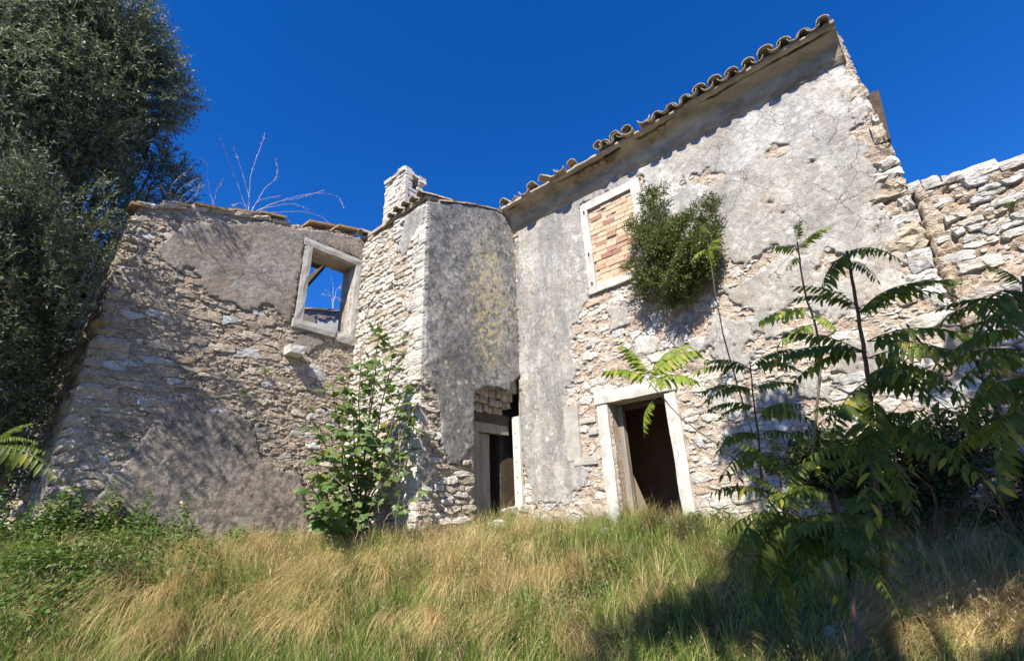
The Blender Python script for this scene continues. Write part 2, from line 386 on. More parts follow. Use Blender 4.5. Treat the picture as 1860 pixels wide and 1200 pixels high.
def rubble_h(amp=1.0, s=0):
    def f(U, V, m):
        h = .024 * fbm(U * 5, V * 8, 3, s) + .018 * fbm(U * 15, V * 20, 3, s + 1) + .012 * (1 - np.abs(fbm(U * 11, V * 17, 2, s + 3)) * 4)
        return amp * h - .006
    return f

def clip(poly, a, b, c):      # keep a*x+b*y<=c
    out = []
    for i in range(len(poly)):
        p = poly[i]; q = poly[(i + 1) % len(poly)]; dp = a * p[0] + b * p[1] - c; dq = a * q[0] + b * q[1] - c
        if dp <= 0: out.append(p)
        if (dp < 0) != (dq < 0) and dp != dq:
            t = dp / (dp - dq); out.append((p[0] + t * (q[0] - p[0]), p[1] + t * (q[1] - p[1])))
    return out
def layout(u0, u1, v0, v1, w, h, seed, tilt=0.0):
    """irregular coursed cells: list of polygons in (u,v)"""
    g = random.Random(seed); pts = []; v = v0; asp = w / h
    while v < v1:
        hh = h * g.choice((.5, .7, .9, 1.1, 1.4, 1.9)); u = u0 - g.random() * w
        while u < u1 + w:
            ww = w * g.choice((.35, .5, .7, 1, 1.1, 1.5, 2.1)); pts.append((u + ww / 2, v + hh / 2 + g.uniform(-.22, .22) * hh + tilt * (u - u0))); u += ww
        v += hh
    P = np.array(pts); S = P * [1, asp]; out = []
    for i in range(len(P)):
        x, y = S[i]; dx = S[:, 0] - x; dy = S[:, 1] - y; m_ = np.flatnonzero((np.abs(dx) < 3.2 * w) & (np.abs(dy) < 4.6 * w)); d = dx[m_] ** 2 + dy[m_] ** 2
        nb = m_[np.argsort(d)[1:18]]; poly = [(x - 2 * w, y - 2 * w), (x + 2 * w, y - 2 * w), (x + 2 * w, y + 2 * w), (x - 2 * w, y + 2 * w)]
        for j in nb:
            a, b = dx[j], dy[j]; poly = clip(poly, a, b, a * (x + a / 2) + b * (y + b / 2))
            if len(poly) < 3: break
        if len(poly) >= 3: out.append([(p[0], p[1] / asp) for p in poly])
    return out
def area(p): return abs(sum(p[i][0] * p[(i + 1) % len(p)][1] - p[(i + 1) % len(p)][0] * p[i][1] for i in range(len(p)))) / 2
def stoneVF(pl, poly, h, gap, g, depth=.05):
    n = len(poly); c = np.mean(poly, 0); q = []
    for i in range(n):                                  # cut the corners, roughen the edges
        a = np.array(poly[i]); b = np.array(poly[(i + 1) % n]); L = np.linalg.norm(b - a)
        if L < .012: continue
        k = g.uniform(.05, .22)
        q += [a + (b - a) * k, a + (b - a) * (1 - k)]
        if L > .16: q.insert(-1, a + (b - a) * .5 + np.array([g.uniform(-1, 1), g.uniform(-1, 1)]) * .012)
    q = np.array(q); n = len(q)
    if n < 5: return None
    d = q - c; r = np.linalg.norm(d, axis=1, keepdims=True)
    q = c + d * np.maximum(.35, (r - gap) / r) + np.array([[g.uniform(-1, 1), g.uniform(-1, 1)] for _ in range(n)]) * .009
    tu, tv = g.uniform(-.10, .10), g.uniform(-.22, .10)
    rings = [(1.0, -depth, 0), (.985, h * .45, .004), (g.uniform(.74, .86), h, .007)]
    V = []
    for s, hh, j in rings:
        P = c + (q - c) * s + np.array([[g.uniform(-j, j), g.uniform(-j, j)] for _ in range(n)])
        H = np.array([hh + (g.uniform(-j, j)) for _ in range(n)])
        if s < 1: H = H + (P[:, 0] - c[0]) * tu + (P[:, 1] - c[1]) * tv
        V.append(pl(P[:, 0], P[:, 1], H))
    V = list(np.concatenate(V)); V.append(pl(c[0], c[1], h + g.uniform(-.004, .01)))
    Fc = []
    for k in range(2):
        for i in range(n):
            j = (i + 1) % n; Fc.append((k * n + i, k * n + j, (k + 1) * n + j, (k + 1) * n + i))
    for i in range(n): Fc.append((2 * n + i, 2 * n + (i + 1) % n, 3 * n))
    # winding from sign of the polygon
    sgn = sum(q[i][0] * q[(i + 1) % n][1] - q[(i + 1) % n][0] * q[i][1] for i in range(n))
    if (sgn < 0) != pl.flip: Fc = [f[::-1] for f in Fc]
    return V, Fc
def stones(parent, pl, cells, ok, hrange, mats, name='stone', gap=.009, maxn=300, seed=0, keep=1.0, depth=.05):
    g = random.Random(seed); L = []
    for p in cells:
        c = np.mean(p, 0)
        if not ok(c[0], c[1]): continue
        if keep < 1 and g.random() > keep: continue
        L.append((area(p), p))
    L.sort(key=lambda a: -a[0]); rest = {}
    for i, (a, p) in enumerate(L):
        vf = stoneVF(pl, p, g.uniform(*hrange), gap, g, depth)
        if vf is None: continue
        k = g.choice(mats)
        if i < maxn: put(name, vf[0], vf[1], M[k], parent)
        else: rest.setdefault('x', MB()).add(*vf)
    for mb in rest.values():
        o = mb.put('small_stone', M[mats[0]], parent); o['kind'] = 'stuff'
    return len(L)
def chips(parent, pl, ext, ok, mats, seed, keep=.5, w=.085, h=.042):
    stones(parent, pl, layout(*ext, w, h, seed), ok, (-.006, .018), mats, gap=.003, maxn=0, seed=seed, keep=keep, depth=.03)
def ublock(pl, u0, u1, v0, v1, h0, h1, jit=.012, g=rnd, nu=4, nv=3):
    """a dressed block: a box whose front is slightly uneven, in plane coordinates"""
    V = []; Fc = []
    for iu in range(nu + 1):
        for iv in range(nv + 1):
            e = iu in (0, nu) or iv in (0, nv)
            u = u0 + (u1 - u0) * iu / nu; v = v0 + (v1 - v0) * iv / nv
            V.append(pl(u + g.uniform(-jit, jit) * .6, v + g.uniform(-jit, jit) * .6, h1 - (jit * .9 if e else 0) + g.uniform(-jit, jit) * .5))
    b = len(V); V += [pl(u, v, h0) for u in (u0, u1) for v in (v0, v1)]
    I = lambda a, c: a * (nv + 1) + c
    for iu in range(nu):
        for iv in range(nv): Fc.append((I(iu, iv), I(iu + 1, iv), I(iu + 1, iv + 1), I(iu, iv + 1)))
    Fc.append(tuple([b, b + 2] + [I(iu, 0) for iu in range(nu, -1, -1)]))
    Fc.append(tuple([b + 3, b + 1] + [I(iu, nv) for iu in range(nu + 1)]))
    Fc.append(tuple([b + 1, b] + [I(0, iv) for iv in range(nv + 1)]))
    Fc.append(tuple([b + 2, b + 3] + [I(nu, iv) for iv in range(nv, -1, -1)]))
    Fc.append((b, b + 1, b + 3, b + 2))
    if pl.flip: Fc = [f[::-1] for f in Fc]
    return V, Fc
def body(name, pl, us, vs, top, holes, th, mat, parent, front=-.07):
    """wall core: prisms between cut lines, holes left out, the top following top(u)"""
    mb = MB()
    for a, b in zip(us[:-1], us[1:]):
        lv = [v for v in vs]
        for k in range(len(lv)):
            c = lv[k]; last = k == len(lv) - 1
            d0, d1 = (top(a), top(b)) if last else (min(lv[k + 1], top(a)), min(lv[k + 1], top(b)))
            if last and min(d0, d1) < c: continue
            mu, mv = (a + b) / 2, (c + (d0 + d1) / 2) / 2
            if any(h[0] < mu < h[1] and h[2] < mv < h[3] for h in holes): continue
            P = [pl(a, c, front), pl(b, c, front), pl(b, d1, front), pl(a, d0, front), pl(a, c, -th), pl(b, c, -th), pl(b, d1, -th), pl(a, d0, -th)]
            f = [(0, 1, 2, 3), (7, 6, 5, 4), (0, 4, 5, 1), (1, 5, 6, 2), (2, 6, 7, 3), (3, 7, 4, 0)]
            mb.add(P, [x[::-1] for x in f] if pl.flip else f)
    return mb.put(name, mat, parent)
def interp(P): xs_, ys_ = zip(*sorted(P)); return lambda u: float(np.interp(u, xs_, ys_))

# ================================================================== LEFT WING
wing = empty('ruined_wing', (LX, WY, -.3), 'low roofless stone wing with an empty square window and brown plaster remains, on the left', 'ruined building')
topL = interp([uvL(250, 372), uvL(330, 376), uvL(410, 385), uvL(490, 398), uvL(560, 412), uvL(620, 420), uvL(668, 430)])
WIN = (3.60, 4.60, 3.50, 5.08)                      # opening u0,u1,v0,v1
outL = [(LX, -.8), (BX + .3, -.8), (BX + .3, topL(BX + .3))] + [(u, topL(u) + .03 * math.sin(u * 31)) for u in np.arange(4.6, LX, -.12)] + [(LX, topL(LX))]
maskL = lambda U, V: np.minimum(sdpoly(U, V, outL), -sdpoly(U, V, rect(*WIN)))
fw = body('front_wall', PL_L, [LX + .05, WIN[0], WIN[1], BX + .3], [-.8, WIN[2], WIN[3]], lambda u: topL(u) - .05, [WIN], .5, M['mortar_brown'], wing)
relief('mortar_face', PL_L, LX, BX + .3, -.8, 6.1, .022, maskL, rubble_h(.85, 0), M['mortar_brown'], fw)
P1 = [uvL(*p) for p in [(272, 462), (300, 432), (330, 408), (375, 404), (420, 408), (470, 402), (530, 415), (600, 422), (664, 432), (660, 474), (600, 450), (553, 437), (548, 470), (538, 540), (527, 582), (517, 590), (505, 572), (492, 553), (470, 556), (452, 565), (430, 555), (405, 548), (372, 530), (362, 505), (345, 486), (318, 496), (296, 480)]]
P2 = [uvL(*p) for p in [(180, 890), (205, 858), (222, 850), (262, 792), (285, 765), (305, 724), (345, 716), (368, 728), (376, 745), (420, 748), (455, 765), (462, 800), (470, 835), (505, 850), (545, 865), (560, 960), (560, 1010), (180, 1010)]]
P3 = [uvL(*p) for p in [(538, 606), (575, 604), (590, 622), (572, 632), (560, 645), (543, 640)]]
def pmask(polys, amp=.09, s=3, fr=8):
    def f(U, V):
        m = np.max([sdpoly(U, V, P) for P in polys], 0)
        return m + amp * fbm(U * fr, V * fr, 4, s) * .6 + amp * .45 * fbm(U * fr * 3.1, V * fr * 3.1, 3, s + 2)
    return f
plh = lambda th, s, amp=.012: (lambda U, V, m: th + amp * fbm(U * 2, V * 2, 4, s) + .006 * fbm(U * 22, V * 22, 3, s + 2) - .012 * np.exp(-np.maximum(m, 0) / .02))
maskP1 = lambda U, V: np.minimum(pmask([P1, P3])(U, V), maskL(U, V))
maskP2 = lambda U, V: np.minimum(pmask([P2])(U, V), maskL(U, V))
relief('plaster_patch', PL_L, .9, BX + .02, 2.9, 6.0, .02, maskP1, plh(.034, 4), M['plaster_brown'], fw, back=-.03)
relief('plaster_patch', PL_L, 1.2, 4.6, -.8, 2.6, .02, maskP2, plh(.04, 5), M['plaster_blotchy'], fw, back=-.03)
FRM = (WIN[0] - .14, WIN[1] + .15, WIN[2] - .17, WIN[3] + .16)
def okL(u, v):
    if u < LX + .12 or u > BX + .02 or v < -.6 or v > topL(u) - .10: return False
    if FRM[0] < u < FRM[1] and FRM[2] < v < FRM[3]: return False
    return max(maskP1(u, v), maskP2(u, v)) < .02
nL = stones(fw, PL_L, layout(LX, BX, -.7, 6.0, .25, .10, 21, -.0), okL, (-.006, .018), ['stone_weathered', 'stone_weathered', 'stone_bluish', 'mortar_brown', 'mortar_brown'], maxn=270, seed=3, keep=.62, gap=.004)
chips(fw, PL_L, (LX, BX, -.6, 5.9), okL, ['stone_weathered'], 81, .55)
g = random.Random(8); v = -.5; k = 0                # corner stones
while v < 4.4:
    h = g.uniform(.11, .24); L = g.choice((.15, .2, .28, .38)); t = min(v + h, topL(LX) - .05)
    o = put('quoin', *ublock(PL_L, LX - .035, LX + L, v + .008, t - .012, -.30 if k % 2 else -.45, g.uniform(.015, .04), .032, g, 6, 3), M['stone_weathered'], fw); k += 1; v += h
u = LX - .02                                        # loose coping stones along the sloping head
while u < 3.0:
    L = g.uniform(.18, .36); z = topL(u + L / 2); hh = g.uniform(.07, .13)
    vf = ublock(PL_L, u, u + L - .015, z - .05, z - .05 + hh, -.32, g.uniform(.02, .08), .02, g, 4, 2)
    V = np.array(vf[0]); V[:, 2] += (V[:, 0] - u - L / 2) * g.uniform(.22, .40)
    put('coping_stone', V, vf[1], M['stone_weathered'], fw); u += L
# window surround
wf = put('window_surround', *ublock(PL_L, FRM[0], WIN[0] + .01, WIN[2], WIN[3], -.22, .05, .012, g, 2, 8), M['limestone_dull'], wing)
put('jamb', *ublock(PL_L, WIN[1] - .01, FRM[1], WIN[2], WIN[3], -.22, .05, .012, g, 2, 8), M['limestone_dull'], wf)
put('lintel', *ublock(PL_L, FRM[0] - .03, FRM[1], WIN[3] + .004, FRM[3], -.22, .055, .014, g, 8, 2), M['limestone_dull'], wf)
put('window_sill', *ublock(PL_L, FRM[0] - .04, WIN[1] - .35, FRM[2], WIN[2] - .004, -.22, .09, .010, g, 6, 2), M['limestone_dull'], wf)
put('window_sill', *ublock(PL_L, WIN[1] - .33, FRM[1], FRM[2] - .05, WIN[2] - .02, -.22, .07, .016, g, 4, 2), M['limestone_dull'], wf)
# side wall towards the olive, back wall, rafters
Ms = lambda U, V: sdpoly(U, V, rect(WY, 13, -.8, 4.55)) + .0 * U - 1e-9
sw = body('side_wall', PL_S, [WY + .07, 9.6, 10.3, 12.4], [-.8, 2.7, 3.5], lambda u: 4.5, [(9.6, 10.3, 2.7, 3.5)], .5, M['mortar_brown'], wing)
relief('mortar_face', PL_S, WY, 12.4, -.8, 4.55, .04, lambda U, V: np.minimum(sdpoly(U, V, rect(WY, 12.4, -.8, 4.55)), -sdpoly(U, V, rect(9.6, 10.3, 2.7, 3.5))), rubble_h(1.6, 5), M['mortar_brown'], sw)
stones(sw, PL_S, layout(WY, 12.4, -.7, 4.5, .34, .12, 33), lambda u, v: WY + .2 < u < 12.3 and v < 4.45 and not (9.4 < u < 10.5 and 2.6 < v < 3.6), (.02, .07), ['stone_weathered'], name='side_stone', maxn=120, seed=9, keep=.6)
pb = [ony(*p, 12.2) for p in [(550, 562), (625, 560)]]
slo = .24; zb = lambda x: pb[0][2] + slo * (x - pb[0][0])
mb = MB(); mb.add([(1.4, 12.2, -.5), (8.6, 12.2, -.5), (8.6, 12.2, zb(8.6)), (1.4, 12.2, zb(1.4)), (1.4, 12.7, -.5), (8.6, 12.7, -.5), (8.6, 12.7, zb(8.6)), (1.4, 12.7, zb(1.4))], [(0, 1, 2, 3), (7, 6, 5, 4), (0, 4, 5, 1), (1, 5, 6, 2), (2, 6, 7, 3), (3, 7, 4, 0)])
bw = mb.put('back_wall', M['interior_pale'], wing)
relief('stone_patch', Plane(lambda u, v, h: np.stack(np.broadcast_arrays(u, 12.2 - h, v), -1), False), 3.6, 8.4, 4.4, 7.0, .03, lambda U, V: np.minimum(zb(U) - V - .02, pmask([[(4.6, 4.9), (5.3, 5.15), (5.7, 5.05), (5.9, 5.5), (6.4, 5.62), (8, 6.4), (4, 6.2)]], .22)(U, V)), plh(.03, 2), M['plaster_brown'], bw, back=-.03)
for k in range(15):
    x = 3.5 + k * .33; V, Fc = [], []
    mb = MB(); mb.box((x, 12.12, zb(x) + .0), (x + .32, 12.75, zb(x) + .05), .012); V = np.array(mb.v); V[:, 2] += (V[:, 0] - x) * slo
    put('verge_tile', V, mb.f, M['tile_brown'], bw)
ra = ony(560, 512, 9.4); rb = ony(598, 470, 9.4)
dr = (rb - ra); ra2 = ra - dr * 1.6; rb2 = rb + dr * 1.3
put('rafter', *tubeVF([ra2, rb2], .07, 4), M['wood_dark'], wing)
mb = MB(); p = ony(560, 490, 9.0); mb.box((p[0] - 1.6, 8.56, p[2] + .10), (p[0] + .2, 9.0, p[2] + .2)); mb.put('wall_plate', M['wood_dark'], wing)
# tiles left on the verge
for (a, b, dz) in [((236, 372), (262, 378), .02), ((296, 371), (345, 378), .06), ((352, 373), (416, 386), .05), ((424, 384), (470, 391), .02), ((472, 388), (518, 398), .03), ((560, 404), (606, 413), .015), ((612, 412), (650, 420), .0)]:
    p = np.array(uvL(*a)); q = np.array(uvL(*b)); mb = MB()
    mb.add([(p[0], WY - .06, p[1]), (q[0], WY - .06, q[1]), (q[0], WY + .36, q[1] + .02), (p[0], WY + .36, p[1] + .02), (p[0], WY - .06, p[1] + .045), (q[0], WY - .06, q[1] + .045), (q[0], WY + .36, q[1] + .07), (p[0], WY + .36, p[1] + .07)],
           [(3, 2, 1, 0), (4, 5, 6, 7), (0, 1, 5, 4), (1, 2, 6, 5), (2, 3, 7, 6), (3, 0, 4, 7)])
    mb.put('verge_tile', M['tile_brown'], wing)
cb = put('corbel_stone', *ublock(PL_L, 3.36, 3.62, 2.78, 2.93, -.2, .27, .008, g, 3, 2), M['limestone_frame'], wing)
cb['label'] = 'pale squared stone jutting out below the window'

# ================================================================== BAY
bay = empty('projecting_bay', (BX, BY, -.3), 'narrow stone bay with a chimney and grey plaster front streaked with yellow lichen', 'ruined building')
topB = interp([uvBF(778, 366), uvBF(820, 368), uvBF(862, 374), uvBF(895, 381), (7.4, 6.62)])
HB = [uvBF(*p) for p in [(860, 990), (859, 900), (862, 760), (858, 735), (862, 712), (880, 704), (905, 706), (922, 712), (926, 698), (940, 684), (960, 690), (960, 990)]]
outB = [(BX, -.8), (WX + .02, -.8), (WX + .02, 6.5)] + [(u, topB(u)) for u in np.arange(7.1, BX, -.15)] + [(BX, topB(BX))]
maskB = lambda U, V: np.minimum(sdpoly(U, V, outB), -(sdpoly(U, V, HB) + .03 * fbm(U * 9, V * 9, 3, 6)))
bw = body('front_wall', PL_BF, [BX + .05, 5.95, WX], [-.8, 2.32], lambda u: topB(u) - .05, [(5.95, WX, -.9, 2.32)], .42, M['mortar_pale'], bay)
relief('mortar_face', PL_BF, BX, WX + .02, -.8, 6.75, .025, maskB, rubble_h(1.1, 2), M['mortar_pale'], bw)
PB = [uvBF(*p) for p in [(776, 367), (850, 373), (895, 382), (945, 408), (945, 690), (922, 712), (900, 703), (880, 703), (862, 713), (858, 760), (860, 806), (846, 826), (832, 846), (814, 842), (800, 806), (800, 770), (792, 720), (778, 690), (768, 640), (770, 560)]]
PB[-1] = (BX - .03, PB[-1][1]); PB[-2] = (BX - .03, PB[-2][1]); PB[0] = (BX - .03, PB[0][1])
maskPB = lambda U, V: np.minimum(pmask([PB], .04)(U, V), np.minimum(maskB(U, V) + .01, 9))
relief('plaster_face', PL_BF, BX - .03, WX + .02, .3, 6.75, .02, maskPB, plh(.045, 6), M['plaster_grey'], bw, back=-.03)
stones(bw, PL_BF, layout(BX, WX, -.7, 2.8, .26, .10, 41), lambda u, v: BX + .1 < u < 5.9 and maskPB(u, v) < 0, (.01, .045), ['stone_white', 'stone_weathered'], maxn=60, seed=4, keep=.6)
chips(bw, PL_BF, (BX, 5.95, -.6, 2.8), lambda u, v: BX + .1 < u < 5.9 and maskPB(u, v) < 0, ['stone_weathered'], 83, .5)
stones(bw, PL_BF, layout(5.9, WX, -.7, .3, .3, .14, 43), lambda u, v: 6.9 < u < 7.28 and v < .1, (.02, .07), ['stone_white'], maxn=10, seed=4)
# side face, all rubble
YL = WY
topS = lambda u: 5.80
maskS = lambda U, V: sdpoly(U, V, rect(BY, WY, -.8, 5.8))
sw = body('side_wall', PL_BS, [BY + .05, WY + .6], [-.8], lambda u: 5.72, [], .42, M['mortar_pale'], bay)
relief('mortar_face', PL_BS, BY, WY + .02, -.8, 5.85, .025, lambda U, V: 5.78 - V + .0 * U, rubble_h(1.2, 1), M['mortar_pale'], sw, back=-.02)
PS = [uvBS(*p) for p in [(738, 395), (776, 366), (776, 395), (752, 430), (735, 470), (725, 450)]]
mPS = lambda U, V: np.minimum(pmask([PS], .08)(U, V), 5.76 - V)
relief('plaster_patch', PL_BS, BY - .02, WY, 4.2, 5.8, .02, mPS, plh(.03, 3), M['plaster_light'], sw, back=-.03)
stones(sw, PL_BS, layout(BY, WY, -.7, 5.8, .19, .085, 51), lambda u, v: BY + .14 < u < WY and -.6 < v < 5.72 and mPS(u, v) < 0, (.015, .05), ['stone_white', 'stone_white', 'stone_white', 'stone_weathered'], name='side_stone', maxn=230, seed=14, keep=.88, gap=.008)
g = random.Random(18); v = -.5; k = 0
while v < 5.6:
    h = g.uniform(.10, .26); L = g.choice((.2, .26, .36, .45)); t = min(v + h, 5.70)
    if g.random() < .97:
        put('quoin', *ublock(PL_BS, BY + .005, BY + L, v + .006, t - .01, -.25, g.uniform(.03, .055), .016, g, 4, 3), M['stone_white'], sw)
    v += h; k += 1
# opening: broken arch head, timber lintels, door lining
HOLE = [(6.02, 2.10), (6.15, 2.30), (6.45, 2.36), (6.8, 2.34)]
put('lintel_beam', *ublock(PL_BF, 5.97, 7.24, 1.67, 1.86, -.42, -.24, .015, g, 6, 2), M['wood_dark'], bay)
for row, (z0, z1, hh_) in enumerate(((1.86, 2.0, -.20), (2.0, 2.14, -.13), (2.14, 2.30, -.08), (2.28, 2.42, -.06))):
    a = 5.97 + row * .02
    while a < 6.98 + .04 * row:
        L = g.uniform(.09, .2); put('arch_stone', *ublock(PL_BF, a, a + L - .012, z0 + g.uniform(-.02, .02), z1 + g.uniform(-.02, .01), -.40, hh_ + g.uniform(-.035, .035), .022, g, 2, 2), M['mortar_brown'], bay); a += L
dl = put('door_lining', *ublock(PL_BF, 6.05, 6.34, -.4, 1.66, -.36, -.27, .004, g, 1, 6), M['wood_grey'], bay)  # white lining coloured grey: the shade of the recess is in the colour
put('head_board', *ublock(PL_BF, 6.05, 7.21, 1.49, 1.665, -.37, -.26, .004, g, 6, 1), M['wood_grey'], dl)  # white board, greyed the same way for the shade it stands in
put('door_leaf', *ublock(PL_BF, 6.36, 6.74, -.4, 1.48, -.42, -.37, .004, g, 2, 6), M['wood_grey'], bay)
mb = MB(); mb.box((7.215, BY - .006, -.45), (7.285, BY + .17, 1.84)); mb.put('white_post', M['paint_white'], bay)
for k in range(6):
    z = .1 + k * .28; mb = MB(); mb.box((7.208, BY + .08, z), (7.213, BY + .10, z + .022)); mb.put('dark_hole_mark', M['wood_dark'], bay)  # flat dark chips: the darkness inside each small hole, put in as colour
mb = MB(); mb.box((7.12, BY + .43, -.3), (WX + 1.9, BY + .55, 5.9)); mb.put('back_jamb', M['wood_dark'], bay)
# dark room behind and the roof slab
mb = MB(); mb.box((BX + .5, 9.0, -.5), (WX + .3, 9.1, 6.0)); mb.box((WX + .25, BY + .6, -.5), (WX + .35, 9.0, 6.2)); mb.box((BX + .42, BY + .45, 2.75), (WX + .2, 8.5, 2.85))
mb.box((BX + .42, BY + .45, -.32), (WX + .2, 9.0, -.25)); mb.put('inner_walls', M['interior'], bay)
V = [(BX - .06, BY - .0, 5.76), (WX + .3, BY, 6.60), (WX + .3, 8.5, 6.60), (BX - .06, 8.5, 5.76)]; V += [(a, b, c + .07) for a, b, c in V]
# (the slab stops short of the front: its plaster face stands in front of it)
put('roof_slab', V, [(0, 1, 2, 3), (7, 6, 5, 4), (0, 4, 5, 1), (1, 5, 6, 2), (2, 6, 7, 3), (3, 7, 4, 0)], M['tile'], bay)

# barrel tile mesh, axis along +X (the eaves end at 0)
def tileVF(L=.44, r0=.092, r1=.078, th=.012, n=9, arc=165):
    V = []; Fc = []; a0 = math.radians(90 - arc / 2)
    for (x, r) in ((0, r0), (L, r1)):
        for rr in (r, r - th):
            for k in range(n + 1):
                a = a0 + math.radians(arc) * k / n; V.append((x, rr * math.cos(a), rr * math.sin(a) * .92))
    m = n + 1
    for k in range(n):
        Fc += [(k, k + 1, 2 * m + k + 1, 2 * m + k), (m + k + 1, m + k, 3 * m + k, 3 * m + k + 1), (k + 1, k, m + k, m + k + 1), (2 * m + k, 2 * m + k + 1, 3 * m + k + 1, 3 * m + k)]
    Fc += [(0, 2 * m, 3 * m, m), (n, m + n, 3 * m + n, 2 * m + n)]
    return V, Fc
tm = [mesh('roof_tile', *tileVF(.44, .092 + d, .078 + d), M['tile']) for d in (0, .006, -.005)]
def tile(parent, x, y, z, cover=True, slope=18, yaw=0, g=rnd, name='roof_tile', scale=1.0):
    x += g.uniform(-.025, .025); z += g.uniform(-.012, .02); yaw += g.uniform(-5, 5); scale *= g.uniform(.94, 1.14)
    o = obj(name, g.choice(tm), parent, (x, y, z))
    rx = (0 if cover else 180) + g.uniform(-5, 5)
    m = Matrix.Rotation(math.radians(yaw + g.uniform(-2.5, 2.5)), 4, 'Z') @ Matrix.Rotation(math.radians(-slope + g.uniform(-2.5, 2.5)), 4, 'Y') @ Matrix.Rotation(math.radians(rx), 4, 'X')
    o.rotation_euler = m.to_euler(); o.scale = (scale,) * 3
    return o
g = random.Random(4)
y = BY + .02                                      # bay eaves facing the left
while y < 7.0:
    tile(bay, BX - .14 + g.uniform(-.02, .02), y + .05, 5.80 + .0, True, 20, g=g); tile(bay, BX - .10, y + .17, 5.845, False, 20, g=g)
    tile(bay, BX + .22, y + .05, 5.93, True, 20, g=g); y += .245
tile(bay, BX - .20, WY - .12, 5.82, True, 12, 8, g, scale=1.3)
for k in range(6):                                 # thin tile edges on the sloping head
    u = 5.0 + k * .34; mb = MB(); z = topB(u); mb.box((u, BY - .06, z - .005), (u + .33, BY + .35, z + .03), .008)
    V = np.array(mb.v); V[:, 2] += (V[:, 0] - u) * (topB(u + .33) - topB(u)) / .33; put('verge_tile', V, mb.f, M['tile'], bay)

# chimney
ch = empty('chimney', (5.2, 7.4, 5.8)); ch.parent = bay; ch.location = Vector((5.2, 7.4, 5.8)) - bay.location
CXa, CXb, CYa, CYb, CZ = 4.99, 5.50, 7.0, 7.78, 7.28
mb = MB(); mb.box((CXa + .05, CYa + .05, 5.6), (CXb - .05, CYb - .05, 6.95)); mb.box((CXa + .05, CYb - .2, 6.9), (CXb - .05, CYb - .05, CZ + .05)); mb.box((CXa + .05, CYa + .05, 6.9), (CXa + .14, CYb - .1, CZ))
mb.box((CXb - .1, CYa + .05, 6.9), (CXb - .04, CYb - .1, CZ - .05)); mb.put('chimney_core', M['mortar_pale'], ch)
Pa = Plane(lambda u, v, h: np.stack(np.broadcast_arrays(CXa + .05 - h, u, v), -1), True); Pb = Plane(lambda u, v, h: np.stack(np.broadcast_arrays(u, CYa + .05 - h, v), -1), False)
g = random.Random(77); v = 5.72; k = 0
while v < CZ:
    h = g.uniform(.05, .085)
    u = CYa + (0 if k % 2 else .0)
    while u < CYb - .03:
        L = min(g.uniform(.12, .24), CYb - u)
        if CYb - u - L < .07: L = CYb - u
        put('chimney_stone', *ublock(Pa, u, u + L - .008, v, v + h - .009, -.04, .05 + g.uniform(-.015, .015), .007, g, 2, 1), M['stone_white'], ch); u += L
    u = CXa + .012
    while u < CXb - .03:
        L = min(g.uniform(.12, .22), CXb - u)
        if CXb - u - L < .07: L = CXb - u
        if not (v + h > 6.95 and CXa + .12 < u + L / 2 < CXb - .09):
            put('chimney_stone', *ublock(Pb, u, u + L - .008, v, v + h - .009, -.04, .05 + g.uniform(-.015, .015), .007, g, 2, 1), M['stone_white'], ch)
        u += L
    v += h; k += 1
for (x, y, z, a, b, c) in [(4.94, 7.0, CZ, .30, .22, .09), (4.96, 7.25, CZ + .01, .28, .3, .06), (4.95, 7.5, CZ - .02, .5, .24, .07), (4.98, 7.02, CZ + .09, .2, .2, .06), (5.2, 7.0, CZ - .02, .18, .25, .07), (5.36, 6.97, CZ - .10, .2, .24, .06), (5.38, 6.98, CZ - .03, .17, .2, .10), (5.02, 7.1, CZ + .15, .16, .2, .05)]:
    mb = MB(); mb.box((x, y, z), (x + a, y + b, z + c), .018); mb.put('cap_stone', M['stone_white'], ch)

# ================================================================== MAIN HOUSE
house = empty('main_house', (WX, 2.5, -.3), 'tall two-storey house with pale peeling plaster, tiled eaves and a bricked-up upper window', 'ruined building')
DO = (2.85, 3.90, -.9, 1.76)
BWN = (2.83, 3.84, 4.07, 5.80)
topR = lambda u: 6.62
REND = lambda V: RY + .012 * V * 0 + np.where(V < 3, .05, 0)
outR = [(BY + .02, -.8), (BY + .02, 6.64), (-.60, 6.64), (-.60, 6.86), (RY, 6.90), (RY - .02, 4.0), (-.79, 2.5), (-.74, -.8)]
maskR = lambda U, V: np.minimum(np.minimum(sdpoly(U, V, outR), -sdpoly(U, V, rect(*DO))), -sdpoly(U, V, rect(*BWN)))
fw = body('front_wall', PL_R, [RY + .06, BWN[0], DO[1] - .06, BWN[1] + .06, BY + .1][0:1] + [2.83, 3.90, BY + .1], [-.8, 1.76, 4.07, 5.80], lambda u: 6.58, [(2.83, 3.90, -.9, 1.76), (2.83, 3.90, 4.07, 5.80)], .5, M['mortar_peach'], house)
relief('mortar_face', PL_R, RY - .03, BY + .02, -.8, 6.95, .025, maskR, rubble_h(.95, 3), M['mortar_peach'], fw)
